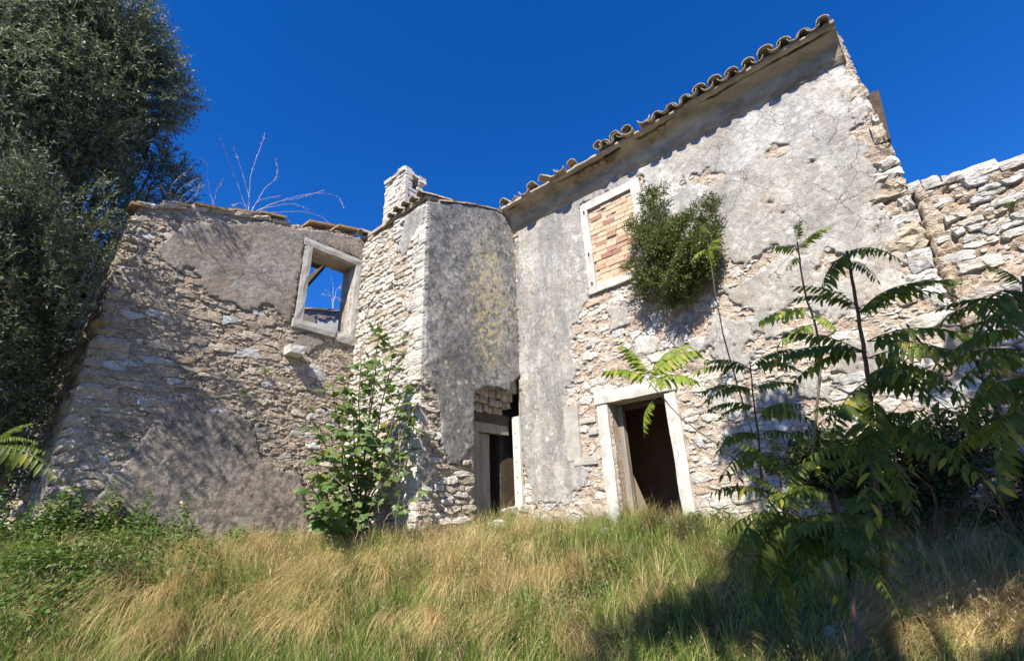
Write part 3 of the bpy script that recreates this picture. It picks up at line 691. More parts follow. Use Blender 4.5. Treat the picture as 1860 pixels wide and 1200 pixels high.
P4 = [uvR(*p) for p in [(938, 415), (1060, 352), (1170, 296), (1300, 218), (1525, 96), (1560, 160), (1580, 215), (1558, 225), (1550, 250), (1575, 270), (1600, 330), (1618, 390), (1640, 430), (1650, 470), (1640, 510), (1690, 520), (1670, 590), (1640, 600),
     (1600, 540), (1560, 560), (1520, 590), (1480, 560), (1455, 530), (1430, 560), (1390, 570), (1340, 560), (1310, 520), (1270, 500), (1180, 520), (1140, 514), (1165, 420), (1168, 322), (1110, 348), (1057, 374), (1068, 460), (1072, 543), (1055, 566), (1042, 592), (1040, 640), (1052, 672), (1046, 690), (1032, 712),
     (1030, 740), (1040, 800), (1046, 836), (1080, 850), (1066, 870), (1060, 884), (1040, 898), (1030, 918), (1010, 912), (990, 918), (968, 912), (958, 880), (948, 830), (944, 780)]]
P5 = [[uvR(*p) for p in q] for q in [
    [(1290, 560), (1360, 590), (1380, 640), (1340, 700), (1310, 660), (1285, 620)], [(1410, 600), (1470, 600), (1500, 640), (1440, 650)], [(1280, 690), (1345, 720), (1340, 760), (1290, 745)],
    [(1520, 620), (1600, 610), (1640, 650), (1560, 700), (1500, 690)], [(1150, 620), (1200, 610), (1190, 640), (1150, 650)], [(1180, 540), (1260, 560), (1300, 620), (1250, 660), (1200, 600)], [(1440, 660), (1500, 690), (1520, 740), (1450, 720)], [(1380, 700), (1430, 700), (1440, 770), (1390, 760)], [(1100, 560), (1140, 545), (1150, 590), (1110, 600)], [(1360, 540), (1420, 570), (1410, 620), (1370, 600)]]]
m4 = pmask([P4] + P5, .16, 1, 6)
holesP = lambda U, V: fbm(U * 2.3 + 5, V * 2.3, 4, 3) - .26 - .16 * np.clip((V - 4.0) / 1.0, 0, 3)        # fallen patches, fewer higher up
maskP4 = lambda U, V: np.minimum(np.minimum(m4(U, V), -np.minimum(holesP(U, V), np.where(U > 3.9, -1, 1)) * .4 + .0), maskR(U, V) - .005)
relief('plaster_face', PL_R, RY, BY + .02, -.5, 6.9, .021, maskP4, plh(.030, 7, .018), M['plaster_light'], fw, back=-.03)
def okR(u, v):
    if u < -.55 or u > BY - .02 or v < -.6 or v > 6.5: return False
    if 2.62 < u < 4.14 and v < 2.0: return False
    if 2.62 < u < 4.04 and 3.86 < v < 6.05: return False
    return maskP4(u, v) < .01
stones(fw, PL_R, layout(RY, BY, -.6, 6.6, .23, .12, 61), okR, (-.006, .028), ['stone_bluish', 'stone_white', 'mortar_peach', 'mortar_peach', 'stone_white'], maxn=260, seed=6, keep=.52, gap=.006)
chips(fw, PL_R, (RY, BY, -.5, 5.0), okR, ['stone_white'], 82, .34)
g = random.Random(5); v = 1.0                      # corner stones at the right end
while v < 5.5:
    h = g.uniform(.10, .32); L = g.choice((.12, .2, .3, .42)) if v < 4.2 else g.choice((.06, .12, .3))
    e = float(np.interp(v, [-.8, 2.5, 4.0, 6.9], [-.74, -.79, -.86, RY]))
    put('quoin', *ublock(PL_R, e - .02, e + L, v + .008, v + h - .012, -.35, g.uniform(.022, .055), .040, g, 6, 4), M[g.choice(('stone_bluish', 'stone_weathered', 'stone_white'))], fw); v += h
# cornice
prof = [(0, 6.17), (.055, 6.18), (.06, 6.25), (.085, 6.26), (.09, 6.31), (.105, 6.33), (.12, 6.39), (.155, 6.45), (.21, 6.51), (.28, 6.545), (.345, 6.565), (.36, 6.58), (.365, 6.615), (.30, 6.64), (0.0, 6.74)]
ys = np.arange(-.80, BY + .001, .03); V = []; m = len(prof); Fc = []
for i, y in enumerate(ys):
    dmg = max(0, float(fbm(y * 1.9, .3, 3, 2)) + .08) * (1.3 if y > 1.9 else .3)
    for k, (d, z) in enumerate(prof):
        e = .010 * float(fbm(y * 7, k * .9, 3, 4)) + .006 * rnd.uniform(-1, 1)
        b = 1 - min(.6, dmg * 1.0) * (1 if 5 < k < 13 else .3 if k > 0 else 0)
        if 0 < k < 5 and fbm(y * 2.2 + 3, 1.7, 2, 5) > .45: b *= .45
        V.append((WX - max(.0, d * b + (e if 0 < k < m - 1 else 0)), y, z + e * .6))
for i in range(len(ys) - 1):
    for k in range(m - 1): Fc.append((i * m + k, i * m + k + 1, (i + 1) * m + k + 1, (i + 1) * m + k))
Fc.append(tuple(range(m))); co = put('cornice', V, Fc, M['cornice'], house, True)
for y0, y1 in ((4.2, 5.5), (1.9, 2.5), (3.2, 4.1)):  # brick courses bared where the moulding fell
    y = y0
    while y < y1:
        L = g.uniform(.12, .22)
        for z, d in ((6.62, .34), (6.56, .27)):
            mb = MB(); mb.box((WX - d - g.uniform(0, .05), y, z), (WX - .02, y + L - .012, z + .045), .007); mb.put('cornice_brick', M['cornice'], co)
        y += L
# roof slab and eaves tiles
V = [(WX - .30, RY + .05, 6.70), (WX - .30, 3.3, 6.70), (WX + 3.2, 3.3, 7.75), (WX + 3.2, RY + .05, 7.75)]; V += [(a, b, c + .06) for a, b, c in V]
put('roof_slab', V, [(0, 1, 2, 3), (7, 6, 5, 4), (0, 4, 5, 1), (1, 5, 6, 2), (2, 6, 7, 3), (3, 7, 4, 0)], M['tile'], house)
# mortar bed under the tiles
V = []; Fc = []
pr = [(WX - .36, 6.585), (WX - .445, 6.60), (WX - .455, 6.65), (WX - .38, 6.70), (WX + .3, 6.90)]
for i, y in enumerate(ys):
    for k, (x, z) in enumerate(pr): V.append((x + .02 * float(fbm(y * 6, k, 3, 1)) + rnd.uniform(-.008, .008), y, z + .018 * float(fbm(y * 8, k + 4, 3, 2))))
for i in range(len(ys) - 1):
    for k in range(len(pr) - 1): Fc.append((i * 5 + k, i * 5 + k + 1, (i + 1) * 5 + k + 1, (i + 1) * 5 + k))
put('mortar_bed', V, Fc, M['cornice'], house, True)
y = -.68; g = random.Random(9)
while y < 1.98:
    tile(house, 6.77 + g.uniform(-.03, .015), y, 6.655, True, 15, g=g, scale=1.10); tile(house, 6.74 + g.uniform(-.02, .02), y + .13, 6.695, False, 17, g=g)
    tile(house, 6.87 + g.uniform(-.02, .02), y, 6.70, True, 17, g=g); tile(house, 7.2, y, 6.80, True, 17, g=g); tile(house, 7.18, y + .13, 6.85, False, 17, g=g); y += .262
y = 2.52
while y < 3.25:
    tile(house, 6.73 + g.uniform(-.03, .03), y, 6.68, True, 13, g=g, scale=1.15); tile(house, 6.75, y + .13, 6.735, False, 15, g=g); y += .25
for (px, py) in ((1145, 243), (1010, 322), (1024, 316), (958, 350), (970, 347), (905, 372), (918, 368)):
    p = onx(px, py, 6.88); tile(house, 6.74 + g.uniform(-.04, .02), p[1], 6.70 + g.uniform(-.02, .03), g.random() < .5, 6, g.uniform(-14, 14), g, scale=1.3)
for (px, py, yw, cv) in ((1090, 268, -12, True), (1100, 262, 9, False), (1120, 255, -4, True), (1175, 236, 14, False), (985, 338, -16, True), (1040, 308, 10, True), (930, 362, -9, False)):
    p = onx(px, py, 6.85); tile(house, 6.78 + g.uniform(-.05, .03), p[1], 6.74 + g.uniform(0, .05), cv, g.uniform(0, 14), yw, g, scale=1.2)
# bricked-up window
wf = put('bricked_window', *ublock(PL_R, BWN[1] - .01, BWN[1] + .15, BWN[2] - .16, BWN[3] + .18, -.2, .06, .012, g, 1, 8), M['limestone_frame'], house)
put('jamb', *ublock(PL_R, BWN[0] - .17, BWN[0] + .01, BWN[2] - .16, BWN[3] + .18, -.2, .06, .012, g, 1, 8), M['limestone_frame'], wf)
put('lintel', *ublock(PL_R, BWN[0] + .014, BWN[1] - .014, BWN[3] + .0, BWN[3] + .18, -.2, .064, .007, g, 6, 1), M['limestone_frame'], wf)
put('window_sill', *ublock(PL_R, BWN[0] + .014, BWN[1] - .014, BWN[2] - .16, BWN[2], -.2, .075, .007, g, 6, 1), M['limestone_frame'], wf)
mb = MB(); a = PL_R(BWN[0], BWN[2], -.3); mb.box((WX + .02, BWN[0], BWN[2]), (WX + .3, BWN[1], BWN[3])); mb.put('infill_mortar', M['mortar_peach'], wf)
v = BWN[2] + .003; k = 0; nb = 17; bh = (BWN[3] - BWN[2]) / nb
for r_i in range(nb):
    u = BWN[0] + .012 - (g.uniform(0, .12) if r_i % 2 else 0)
    while u < BWN[1] - .02:
        L = g.uniform(.19, .26); a, b = max(u, BWN[0] + .012), min(u + L - .011, BWN[1] - .012)
        if b - a > .035:
            tl = g.uniform(-.004, .004)
            vf = ublock(PL_R, a, b, v, v + bh - .012, -.1, g.uniform(-.012, .016) if g.random() > .06 else -.055, .0035, g, 1, 1)
            put('brick', *vf, M['brick'], wf)
        u += L
    v += bh
for z in (4.75, 5.75, 4.1):
    mb = MB(); p = PL_R(BWN[1] + .06, z, .05); mb.box((p[0] - .03, p[1] - .012, p[2]), (p[0] + .03, p[1] + .012, p[2] + .045)); mb.put('iron_pin', M['wood_dark'], wf)
# doorway
dw = put('doorway', *ublock(PL_R, DO[1] - .0, DO[1] + .21, -.5, DO[3] - .004, -.30, .055, .016, g, 2, 10), M['limestone_frame'], house)
put('jamb', *ublock(PL_R, DO[0] - .19, DO[0], -.5, DO[3] - .004, -.30, .055, .016, g, 2, 10), M['limestone_frame'], dw)
put('lintel', *ublock(PL_R, DO[0] - .22, DO[1] + .23, DO[3], DO[3] + .22, -.32, .075, .010, g, 8, 2), M['limestone_frame'], dw)
mb = MB(); mb.box((WX + .30, DO[1] - .10, -.5), (WX + .42, DO[1] - .005, DO[3] - .02), .003); mb.put('door_post', M['wood_grey'], dw)
mb = MB(); mb.box((WX + .31, DO[0] + .005, -.5), (WX + .40, DO[0] + .07, DO[3] - .02)); mb.put('door_post', M['wood_dark'], dw)
mb = MB(); mb.box((WX + .31, DO[0] + .07, DO[3] - .1), (WX + .40, DO[1] - .1, DO[3] - .02)); mb.put('head_rail', M['wood_dark'], dw)
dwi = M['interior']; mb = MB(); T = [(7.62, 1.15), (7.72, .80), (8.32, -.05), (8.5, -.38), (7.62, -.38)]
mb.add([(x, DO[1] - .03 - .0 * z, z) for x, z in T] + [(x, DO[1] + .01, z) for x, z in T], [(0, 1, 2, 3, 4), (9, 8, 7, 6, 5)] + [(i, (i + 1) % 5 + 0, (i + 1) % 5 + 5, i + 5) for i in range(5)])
mb.put('tan_board', m_simple('board', (.42, .33, .23), (.55, .45, .33), 6, .004), house)  # tan board, outlined like the bright triangle inside the doorway
for nm, a, b in (('back_wall', (WX + 3.0, RY + .1, -.4), (WX + 3.2, BY, 7.2)), ('floor', (WX + .5, RY + .3, -.42), (WX + 3.1, BY, -.36)), ('upper_floor', (WX + .5, RY + .3, 2.6), (WX + 3.0, BY, 2.75)), ('north_wall', (WX + .5, BY - .0, -.4), (WX + 3.1, BY + .3, 6.6)), ('gable_wall', (WX + .06, RY + .06, -.8), (WX + 3.2, RY + .5, 6.6))):
    mb = MB(); mb.box(a, b); mb.put(nm, M['interior'], house)
V = [(WX + .06, RY + .05, 6.5), (WX + 3.2, RY + .05, 7.7), (WX + 3.2, RY + .4, 7.7), (WX + .06, RY + .4, 6.5)]; 
mb = MB(); mb.add(V + [(a, b, c - 1.2) for a, b, c in V], [(3, 2, 1, 0), (4, 5, 6, 7), (0, 1, 5, 4), (1, 2, 6, 5), (2, 3, 7, 6), (3, 0, 4, 7)]); mb.put('gable_head', M['mortar_brown'], house)
q1, q2, q3 = onx(1601, 171, 8.5), onx(1618, 260, 8.5), onx(1575, 172, 8.5)
V = []
for x, s in ((8.35, 1), (8.9, 1)):
    V += [(x, -.78, q1[2] + .02), (x, q1[1] + .03, q1[2]), (x, q2[1], q2[2]), (x, -.78, q2[2] - .1)]
put('eaves_bracket', V, [(3, 2, 1, 0), (4, 5, 6, 7), (0, 1, 5, 4), (1, 2, 6, 5), (2, 3, 7, 6), (3, 0, 4, 7)], M['wood_dark'], house)  # shade on its outer face is put into the dark wood colour
# set-in blocks beside the door
for (a, b, c, d) in [(1033, 1050, 735, 838), (1046, 1086, 828, 846), (1057, 1083, 757, 770), (1072, 1085, 775, 790)]:
    p = uvR(a, d); q = uvR(b, c); put('set_in_block', *ublock(PL_R, q[0], p[0], min(p[1], q[1]), max(p[1], q[1]), -.1, .05, .008, g, 2, 2), M['limestone_dull'], fw)

# ================================================================== BOUNDARY WALL
bwal = empty('rubble_wall', (WX + .1, -.95, -.3), 'rough wall of large white stones running off to the right of the tall house', 'stone wall')
topQ = interp([(-.93, 3.86), (-1.4, 3.80), (-1.95, 3.72), (-3, 3.55), (-6, 3.1)])
outQ = [(-.845, -.8), (-.855, 2.5), (-.93, 3.86)] + [(u, topQ(u) + .03 * math.sin(u * 23)) for u in np.arange(-.95, -6, -.1)] + [(-6, -.8)]
cw = body('wall_core', PL_Q, [-6, -3, -1.95, -1.4, -.93], [-.8], lambda u: topQ(u) - .08, [], .5, M['mortar_peach'], bwal)
relief('mortar_face', PL_Q, -6, -.84, -.8, 4.0, .03, lambda U, V: sdpoly(U, V, outQ), rubble_h(1.8, 4), M['mortar_peach'], cw)
stones(cw, PL_Q, layout(-6, -.9, -.6, 3.95, .26, .115, 71, .0), lambda u, v: -5.9 < u < -.97 and v < topQ(u) - .05, (.0, .06), ['stone_bluish', 'stone_white', 'stone_bluish'], maxn=290, seed=26, keep=.62, gap=.012)
chips(cw, PL_Q, (-4, -.9, -.5, 3.8), lambda u, v: -5.9 < u < -.97 and v < topQ(u) - .05, ['stone_white'], 84, .3)
u = -5.9; g = random.Random(6)
while u < -1.0:
    L = g.uniform(.14, .34); z = topQ(u + L / 2)
    put('coping_stone', *ublock(PL_Q, u, u + L - .01, z - .09, z + g.uniform(.0, .07), -.3, g.uniform(.04, .09), .024, g, 3, 2), M['stone_bluish'], cw); u += L

mb = MB(); mb.box((WX + .35, -1.2, -.8), (WX + .75, -.74, 3.68)); mb.put('gap_backing', M['mortar_brown'], bwal)  # added backing that shuts out the sky so the gap looks dark
# ================================================================== VEGETATION
def leaves_mesh(name, P, D, Nn, L, W, mat, parent=None, curl=.0, col=None, six=False):
    """P base points, D directions, Nn side hints, L/W sizes -> one mesh of pointed leaves"""
    D = D / (np.linalg.norm(D, axis=1, keepdims=True) + 1e-9)
    S = np.cross(D, Nn); S /= (np.linalg.norm(S, axis=1, keepdims=True) + 1e-9); Nn = np.cross(S, D)
    L = L[:, None]; W = W[:, None]
    a = P; b = P + D * L * .45 + S * W * .5 + Nn * W * .12; c = P + D * L - Nn * L * curl; d = P + D * L * .45 - S * W * .5 + Nn * W * .12
    n = len(P); V = np.stack([a, b, c, d], 1).reshape(-1, 3)
    Fq = np.arange(4 * n).reshape(n, 4)
    cc = None if col is None else np.repeat(col, 4, 0)
    return put(name, V, Fq, mat, parent, False, cc)
def rdir(n): v = R.normal(size=(n, 3)); return v / np.linalg.norm(v, axis=1, keepdims=True)
def foliage(name, blobs, ntw, nleaf, tl, L, W, mat, parent, shell=.55, up=.3, droop=0, clump=1.6, thr=-.12):
    """blobs: (centre, (rx,ry,rz), weight)"""
    wts = np.array([b[2] * b[1][0] * b[1][1] * b[1][2] ** .5 for b in blobs]); wts /= wts.sum()
    k = R.choice(len(blobs), ntw, p=wts); Cn = np.array([b[0] for b in blobs])[k]; Rd = np.array([b[1] for b in blobs])[k]
    d = rdir(ntw); r = shell + (1 - shell) * R.random(ntw) ** .6; r = r * (1 + .18 * fbm(d[:, 0] * 2 + k * 3, d[:, 1] * 2 + d[:, 2] * 2, 3, 3))
    T = Cn + d * Rd * r[:, None]
    kp = fbm(T[:, 0] * clump + T[:, 2] * .7, T[:, 1] * clump + T[:, 2] * clump, 3, 6) > thr
    T = T[kp]; d = d[kp]; n = len(T)
    td = d * .8 + rdir(n) * .6 + np.array([0, 0, up]); td /= np.linalg.norm(td, axis=1, keepdims=True)
    t = np.tile(np.linspace(0, 1, nleaf), n); Pt = np.repeat(T, nleaf, 0) + np.repeat(td, nleaf, 0) * (t * tl)[:, None]; Pt[:, 2] -= droop * t * t
    D = np.repeat(td, nleaf, 0) * .7 + rdir(n * nleaf) * .8; m = n * nleaf
    return leaves_mesh(name, Pt, D, rdir(m), L * R.uniform(.7, 1.25, m), W * R.uniform(.7, 1.3, m), mat, parent)
def limb(parent, name, pts, r0, r1, mat, wob=.02, seed=0, n=6, nseg=6):
    C = curve(pts, nseg, wob, seed); return put(name, *tubeVF(C, np.linspace(r0, r1, len(C)), n), mat, parent, True)

# --- olive tree
tb = at(-30, 880, 11.4); tb[2] = gz(tb[0], tb[1])
olive = empty('olive_tree', tb, 'big dense grey-green olive tree towering over the left end of the wing', 'tree')
def B(px, py, d, r, w=1): c = at(px, py, d); return (c, (r if hasattr(r, '__len__') else (r, r, r)), w)
blobs = [B(110, 40, 11.6, 1.4), B(190, 140, 10.8, 1.15), B(60, 170, 11.0, 1.3), B(235, 165, 11.0, .85), B(-60, 80, 11.2, 1.5), B(200, 30, 11.5, .8), B(130, 250, 10.5, .95), B(210, 235, 10.6, .6),
         B(295, 170, 10.9, .52), B(330, 175, 10.9, .22, .6), B(240, 90, 11.2, .5), B(340, 345, 11.2, .25, .6), B(150, 350, 10.4, .8), B(60, 370, 8.7, (.85, .55, .8)), B(20, 470, 8.5, (.8, .6, .8)), B(85, 420, 8.7, .65, 1.2), B(-90, 400, 8.8, (1.0, .6, 1.0)), B(200, 330, 10.6, .55), B(270, 330, 10.9, .62), B(315, 345, 11.2, .42), B(130, 520, 9.4, .55), B(60, 620, 9.6, .6, .35), B(0, 560, 9.0, .7, .8), B(-80, 560, 8.6, 1.0), B(170, 440, 10.4, .6, .8), B(-30, 700, 9, .7, .8), B(30, 720, 10.2, .6, .8), B(110, 660, 10.8, .5, .6), B(300, 300, 11.0, .35, .8), ((-1.0, 8.3, 3.3), (.6, .6, .9), 1), ((-.7, 8.7, 1.7), (.5, .6, .8), 1), ((-.35, 8.9, .9), (.45, .6, .6), 1), ((-.9, 8.9, 2.4), (.5, .6, .7), 1), ((.1, 9.6, 2.6), (.35, .7, .9), .8), B(30, 790, 9.6, .5, 1), B(-20, 860, 9.6, .5, 1), B(130, 620, 10.2, .4, .8), ((-.85, 6.75, 5.3), (.55, .45, .6), .4), ((-1.1, 6.9, 4.5), (.5, .4, .6), .4)]
cr = foliage('crown', blobs, 36000, 12, .22, .066, .019, M['olive'], olive, .30, .35, thr=-.24)
cl = tb + np.array([.25, .1, 3.6])
limb(olive, 'trunk', [tb - [0, 0, .2], tb + [.05, 0, 1.3], tb + [.15, .1, 2.6], cl], .21, .11, M['bark'], .02, 1, 9)
for i, b in enumerate(blobs):
    limb(olive, 'limb', [cl if i % 2 else tb + [.1, .05, 2.4], (cl + b[0]) / 2 + [0, 0, -.2], b[0] + rdir(1)[0] * .2], .05, .012, M['bark'], .05, i, 5)
tb2 = at(60, 860, 12.5); tb2[2] = gz(tb2[0], tb2[1])
t2 = empty('olive_tree', tb2, 'slender darker tree standing behind the olive at the left edge', 'tree')
limb(t2, 'trunk', [tb2, tb2 + [.1, 0, 2], tb2 + [0, .2, 4.4]], .17, .09, M['bark'], .02, 5, 8)
foliage('crown', [B(60, 560, 12.4, (.8, .8, .9), .8), B(150, 560, 12.0, (.5, .5, 1.0), 1), B(100, 700, 12.4, (.9, .9, .6), .5), B(170, 660, 11.6, (.35, .35, .9), 1), B(20, 480, 12.6, 1.2)], 3600, 12, .22, .07, .02, M['olive'], t2, .2)
# --- distant scrub seen left of the wing
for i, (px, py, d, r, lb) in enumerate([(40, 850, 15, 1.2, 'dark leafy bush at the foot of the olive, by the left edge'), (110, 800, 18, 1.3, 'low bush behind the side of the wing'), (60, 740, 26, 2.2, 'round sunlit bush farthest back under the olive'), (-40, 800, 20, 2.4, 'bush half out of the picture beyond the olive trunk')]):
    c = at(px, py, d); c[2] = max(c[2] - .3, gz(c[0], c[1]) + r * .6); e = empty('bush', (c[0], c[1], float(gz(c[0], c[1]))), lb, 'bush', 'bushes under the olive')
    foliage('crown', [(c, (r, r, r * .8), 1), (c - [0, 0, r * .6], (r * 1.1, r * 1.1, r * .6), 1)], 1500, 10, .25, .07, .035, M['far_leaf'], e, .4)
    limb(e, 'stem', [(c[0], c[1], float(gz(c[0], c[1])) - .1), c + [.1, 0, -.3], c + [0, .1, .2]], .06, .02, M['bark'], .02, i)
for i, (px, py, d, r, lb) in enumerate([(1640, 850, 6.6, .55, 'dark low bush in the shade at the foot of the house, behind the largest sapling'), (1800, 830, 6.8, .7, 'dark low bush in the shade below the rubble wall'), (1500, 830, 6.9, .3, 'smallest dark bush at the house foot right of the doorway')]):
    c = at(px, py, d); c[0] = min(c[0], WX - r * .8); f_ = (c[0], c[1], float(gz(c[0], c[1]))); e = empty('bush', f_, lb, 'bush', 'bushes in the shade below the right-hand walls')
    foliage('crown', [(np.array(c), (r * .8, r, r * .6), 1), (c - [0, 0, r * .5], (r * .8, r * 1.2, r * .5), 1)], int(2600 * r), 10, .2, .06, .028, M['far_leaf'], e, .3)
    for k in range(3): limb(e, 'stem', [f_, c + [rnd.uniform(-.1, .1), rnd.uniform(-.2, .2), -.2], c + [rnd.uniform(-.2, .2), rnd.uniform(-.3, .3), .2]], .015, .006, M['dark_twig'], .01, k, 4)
# --- trees outside the frame, on the sun side of the right-hand half
sh = [tuple([tuple(ghit(px, py) - np.array(SUNDIR) * t), (q, q, q * .7), 1]) for px, py, t, q in ((1290, 1175, 6.6, .5), (1440, 1140, 6.8, .65), (1150, 1195, 6.4, .3), (1600, 1160, 7, .7), (1440, 1040, 7.2, .5), (1560, 1000, 7.4, .6), (1400, 960, 7.8, .4))]
for i, (bx, by, bl, lb) in enumerate([
    (.6, -4.8, [((2.0, -3.2, 5.4), (1.5, 1.3, 1.0), 1), ((1.0, -3.8, 6.0), (1.5, 1.4, 1.1), 1), ((3.3, -3.7, 4.7), (1.3, 1.2, 1.2), 1), ((2.9, -4.6, 4.0), (1.4, 1.2, 1.5), 1), ((4.0, -4.8, 3.0), (1.2, 1.2, 1.5), 1), ((1.1, -2.2, 4.6), (1.2, 1.0, .9), 1), ((2.4, -3.0, 3.6), (1.0, .9, .9), .8)], 'leafy tree beyond the right edge that shades the bank'),
    (-2.2, -2.6, [((.35, -1.15, 3.9), (1.2, .8, .7), 1), ((-.75, .0, 3.7), (.9, .5, .5), .8), ((-1.2, -1.4, 3.9), (1.3, .9, .8), 1), ((-.2, -2.4, 4.5), (1.3, 1.0, 1.0), 1)] + sh, 'leafy tree behind the viewer that shades the foreground')]):
    e = empty('shade_tree', (bx, by, float(gz(bx, by))), lb, 'tree', None)
    foliage('crown', bl, (9500, 9000)[i], 10, .3, .13, .06, M['far_leaf'], e, .1, thr=(-.05, -.14)[i], clump=1.3)
    for j, b in enumerate(bl): limb(e, 'limb', [(bx, by, 2.0), (np.array((bx, by, 2.0)) + b[0]) / 2, np.array(b[0])], .09, .03, M['bark'], .03, j)
    limb(e, 'trunk', [(bx, by, float(gz(bx, by)) - .1), (bx, by, 1), (bx, by, 2.1)], .2, .12, M['bark'], .01, i, 8)
# --- evergreen shrub rooted in the wall
sb = PL_R(2.45, 4.0, -.05)
mas = empty('evergreen_shrub', sb, 'dense dark evergreen shrub growing out of the house wall beside the bricked-up window', 'shrub')
def BR(px, py, off, r, w=1): c = onx(px, py, WX - off); return (c, r, w)
mbl = []
for px, py, off, q in [(1185, 392, .35, .2), (1172, 365, .30, .13), (1205, 410, .4, .2), (1265, 385, .34, .18), (1278, 372, .3, .12), (1250, 410, .4, .22), (1150, 405, .35, .14), (1160, 440, .4, .22), (1195, 450, .5, .26), (1240, 455, .5, .27), (1275, 430, .35, .18), (1150, 490, .35, .2), (1180, 510, .42, .22), (1220, 500, .45, .26), (1262, 490, .36, .22), (1240, 530, .3, .16), (1165, 535, .25, .15), (1285, 465, .25, .14), (1205, 540, .25, .14), (1142, 415, .3, .09), (1192, 350, .25, .08), (1290, 400, .22, .09)]:
    mbl.append(BR(px + 8 + rnd.uniform(-8, 8), py + rnd.uniform(-6, 6), off, (q * .95, q * 1.15, q), rnd.uniform(.8, 1.4)))
foliage('crown', mbl, 9000, 9, .13, .032, .020, M['mastic'], mas, .2, .35, clump=8, thr=-.02)
for i, (px, py) in enumerate([(1180, 380), (1200, 450), (1265, 400), (1240, 470), (1170, 470), (1215, 410)]):
    limb(mas, 'branch', [sb, onx(1215, 520, WX - .25), onx(px, py, WX - .45)], .035, .008, M['bark'], .015, i, 5)

# --- fig bush
def lobed(L=.16, g=rnd):
    out = [(0, 0), (.30, -.06), (.46, .10), (.30, .26), (.52, .44), (.46, .60), (.24, .50), (.20, .78), (0, 1.0)]
    V = []; pts = out + [(-x, y) for x, y in out[-2:0:-1]]
    for x, y in pts: V.append((x * L, y * L, -.35 * abs(x) * L + -.12 * y * y * L + g.uniform(-.01, .01) * L))
    V += [(0, .25 * L, .01 * L), (0, .5 * L, .0), (0, .78 * L, -.06 * L)]
    n = len(pts); Fc = []
    a, b, c = n, n + 1, n + 2
    def ctr(y): return a if y < .35 else b if y < .62 else c
    for i in range(n):
        j = (i + 1) % n; ci = ctr(pts[i][1]); cj = ctr(pts[j][1])
        if ci == cj: Fc.append((i, j, ci))
        else: Fc.append((i, j, cj)); Fc.append((i, cj, ci))
    return V, Fc
figm = [mesh('leaf', *lobed(1.0, rnd), M['fig']) for _ in range(4)]
def place_leaf(parent, me, p, d, nrm, s, name='leaf'):
    o = obj(name, me, parent, p)
    y = Vector(d).normalized(); z = Vector(nrm); x = y.cross(z).normalized(); z = x.cross(y)
    o.rotation_euler = Matrix((x, y, z)).transposed().to_euler(); o.scale = (s,) * 3
    return o
fb = at(690, 985, 8.0); fb = np.array([4.35, 6.85, float(gz(4.35, 6.85))])
fig = empty('fig_bush', fb, 'fig bush with large lobed green leaves growing in the corner left of the bay', 'bush')
def baked(parent, items, mat, name='small_leaves'):
    V = []; Fc = []
    for me, p, d, nrm, s_ in items:
        y = Vector(d).normalized(); z = Vector(nrm); x = y.cross(z).normalized(); z = x.cross(y); m_ = np.array(Matrix((x, y, z)).transposed()); b = len(V)
        V += [m_ @ (np.array(v_.co) * s_) + p for v_ in me.vertices]; Fc += [tuple(b + i_ for i_ in f_.vertices) for f_ in me.polygons]
    o = put(name, V, Fc, mat, parent); o['kind'] = 'stuff'
figst = [[(690, 590), 7.7], [(720, 615), 7.4], [(655, 640), 7.6], [(600, 690), 7.2], [(575, 760), 7.0], [(740, 690), 7.2], [(755, 735), 7.0], [(640, 720), 7.1], [(620, 800), 6.9], [(570, 840), 6.8], [(560, 870), 6.7], [(680, 660), 7.3], [(650, 770), 6.8], [(590, 900), 6.7]]
tips = []
for i, ((px, py), d) in enumerate(figst):
    e = at(px, py, d); mid = fb * .45 + e * .55 + np.array([0, 0, .15 if py < 800 else -.1]); C = curve([fb + [rnd.uniform(-.15, .15), rnd.uniform(-.1, .1), 0], fb * .8 + e * .2 + [0, 0, .2], mid, e], 6, .015, i)
    put('stem', *tubeVF(C, np.linspace(.022, .007, len(C)), 5), M['twig'], fig, True); tips.append(C)
lc = 0
for i, C in enumerate(tips):
    for k in range(20):
        t = 1 - .62 * rnd.random() ** 1.6; p = C[int(t * (len(C) - 1))]; dd = rdir(1)[0]; dd[2] = dd[2] * .4; out = dd + np.array([-.35, -.45, -.25])
        q = p + dd * rnd.uniform(.03, .20); place_leaf(fig, rnd.choice(figm), q, out, (-.4 + rnd.uniform(-.5, .5), -.4 + rnd.uniform(-.5, .5), .9), rnd.uniform(.12, .22)); lc += 1
its = []
for i in range(330):
    C = rnd.choice(tips); t = 1 - .8 * rnd.random() ** 1.3; p = C[int(t * (len(C) - 1))]; dd = rdir(1)[0]
    its.append((rnd.choice(figm), p + dd * rnd.uniform(.05, .27), dd + np.array([-.3, -.4, -.3]), (-.4 + rnd.uniform(-.6, .6), -.4 + rnd.uniform(-.6, .6), .8), rnd.uniform(.09, .17)))
baked(fig, its, M['fig'])
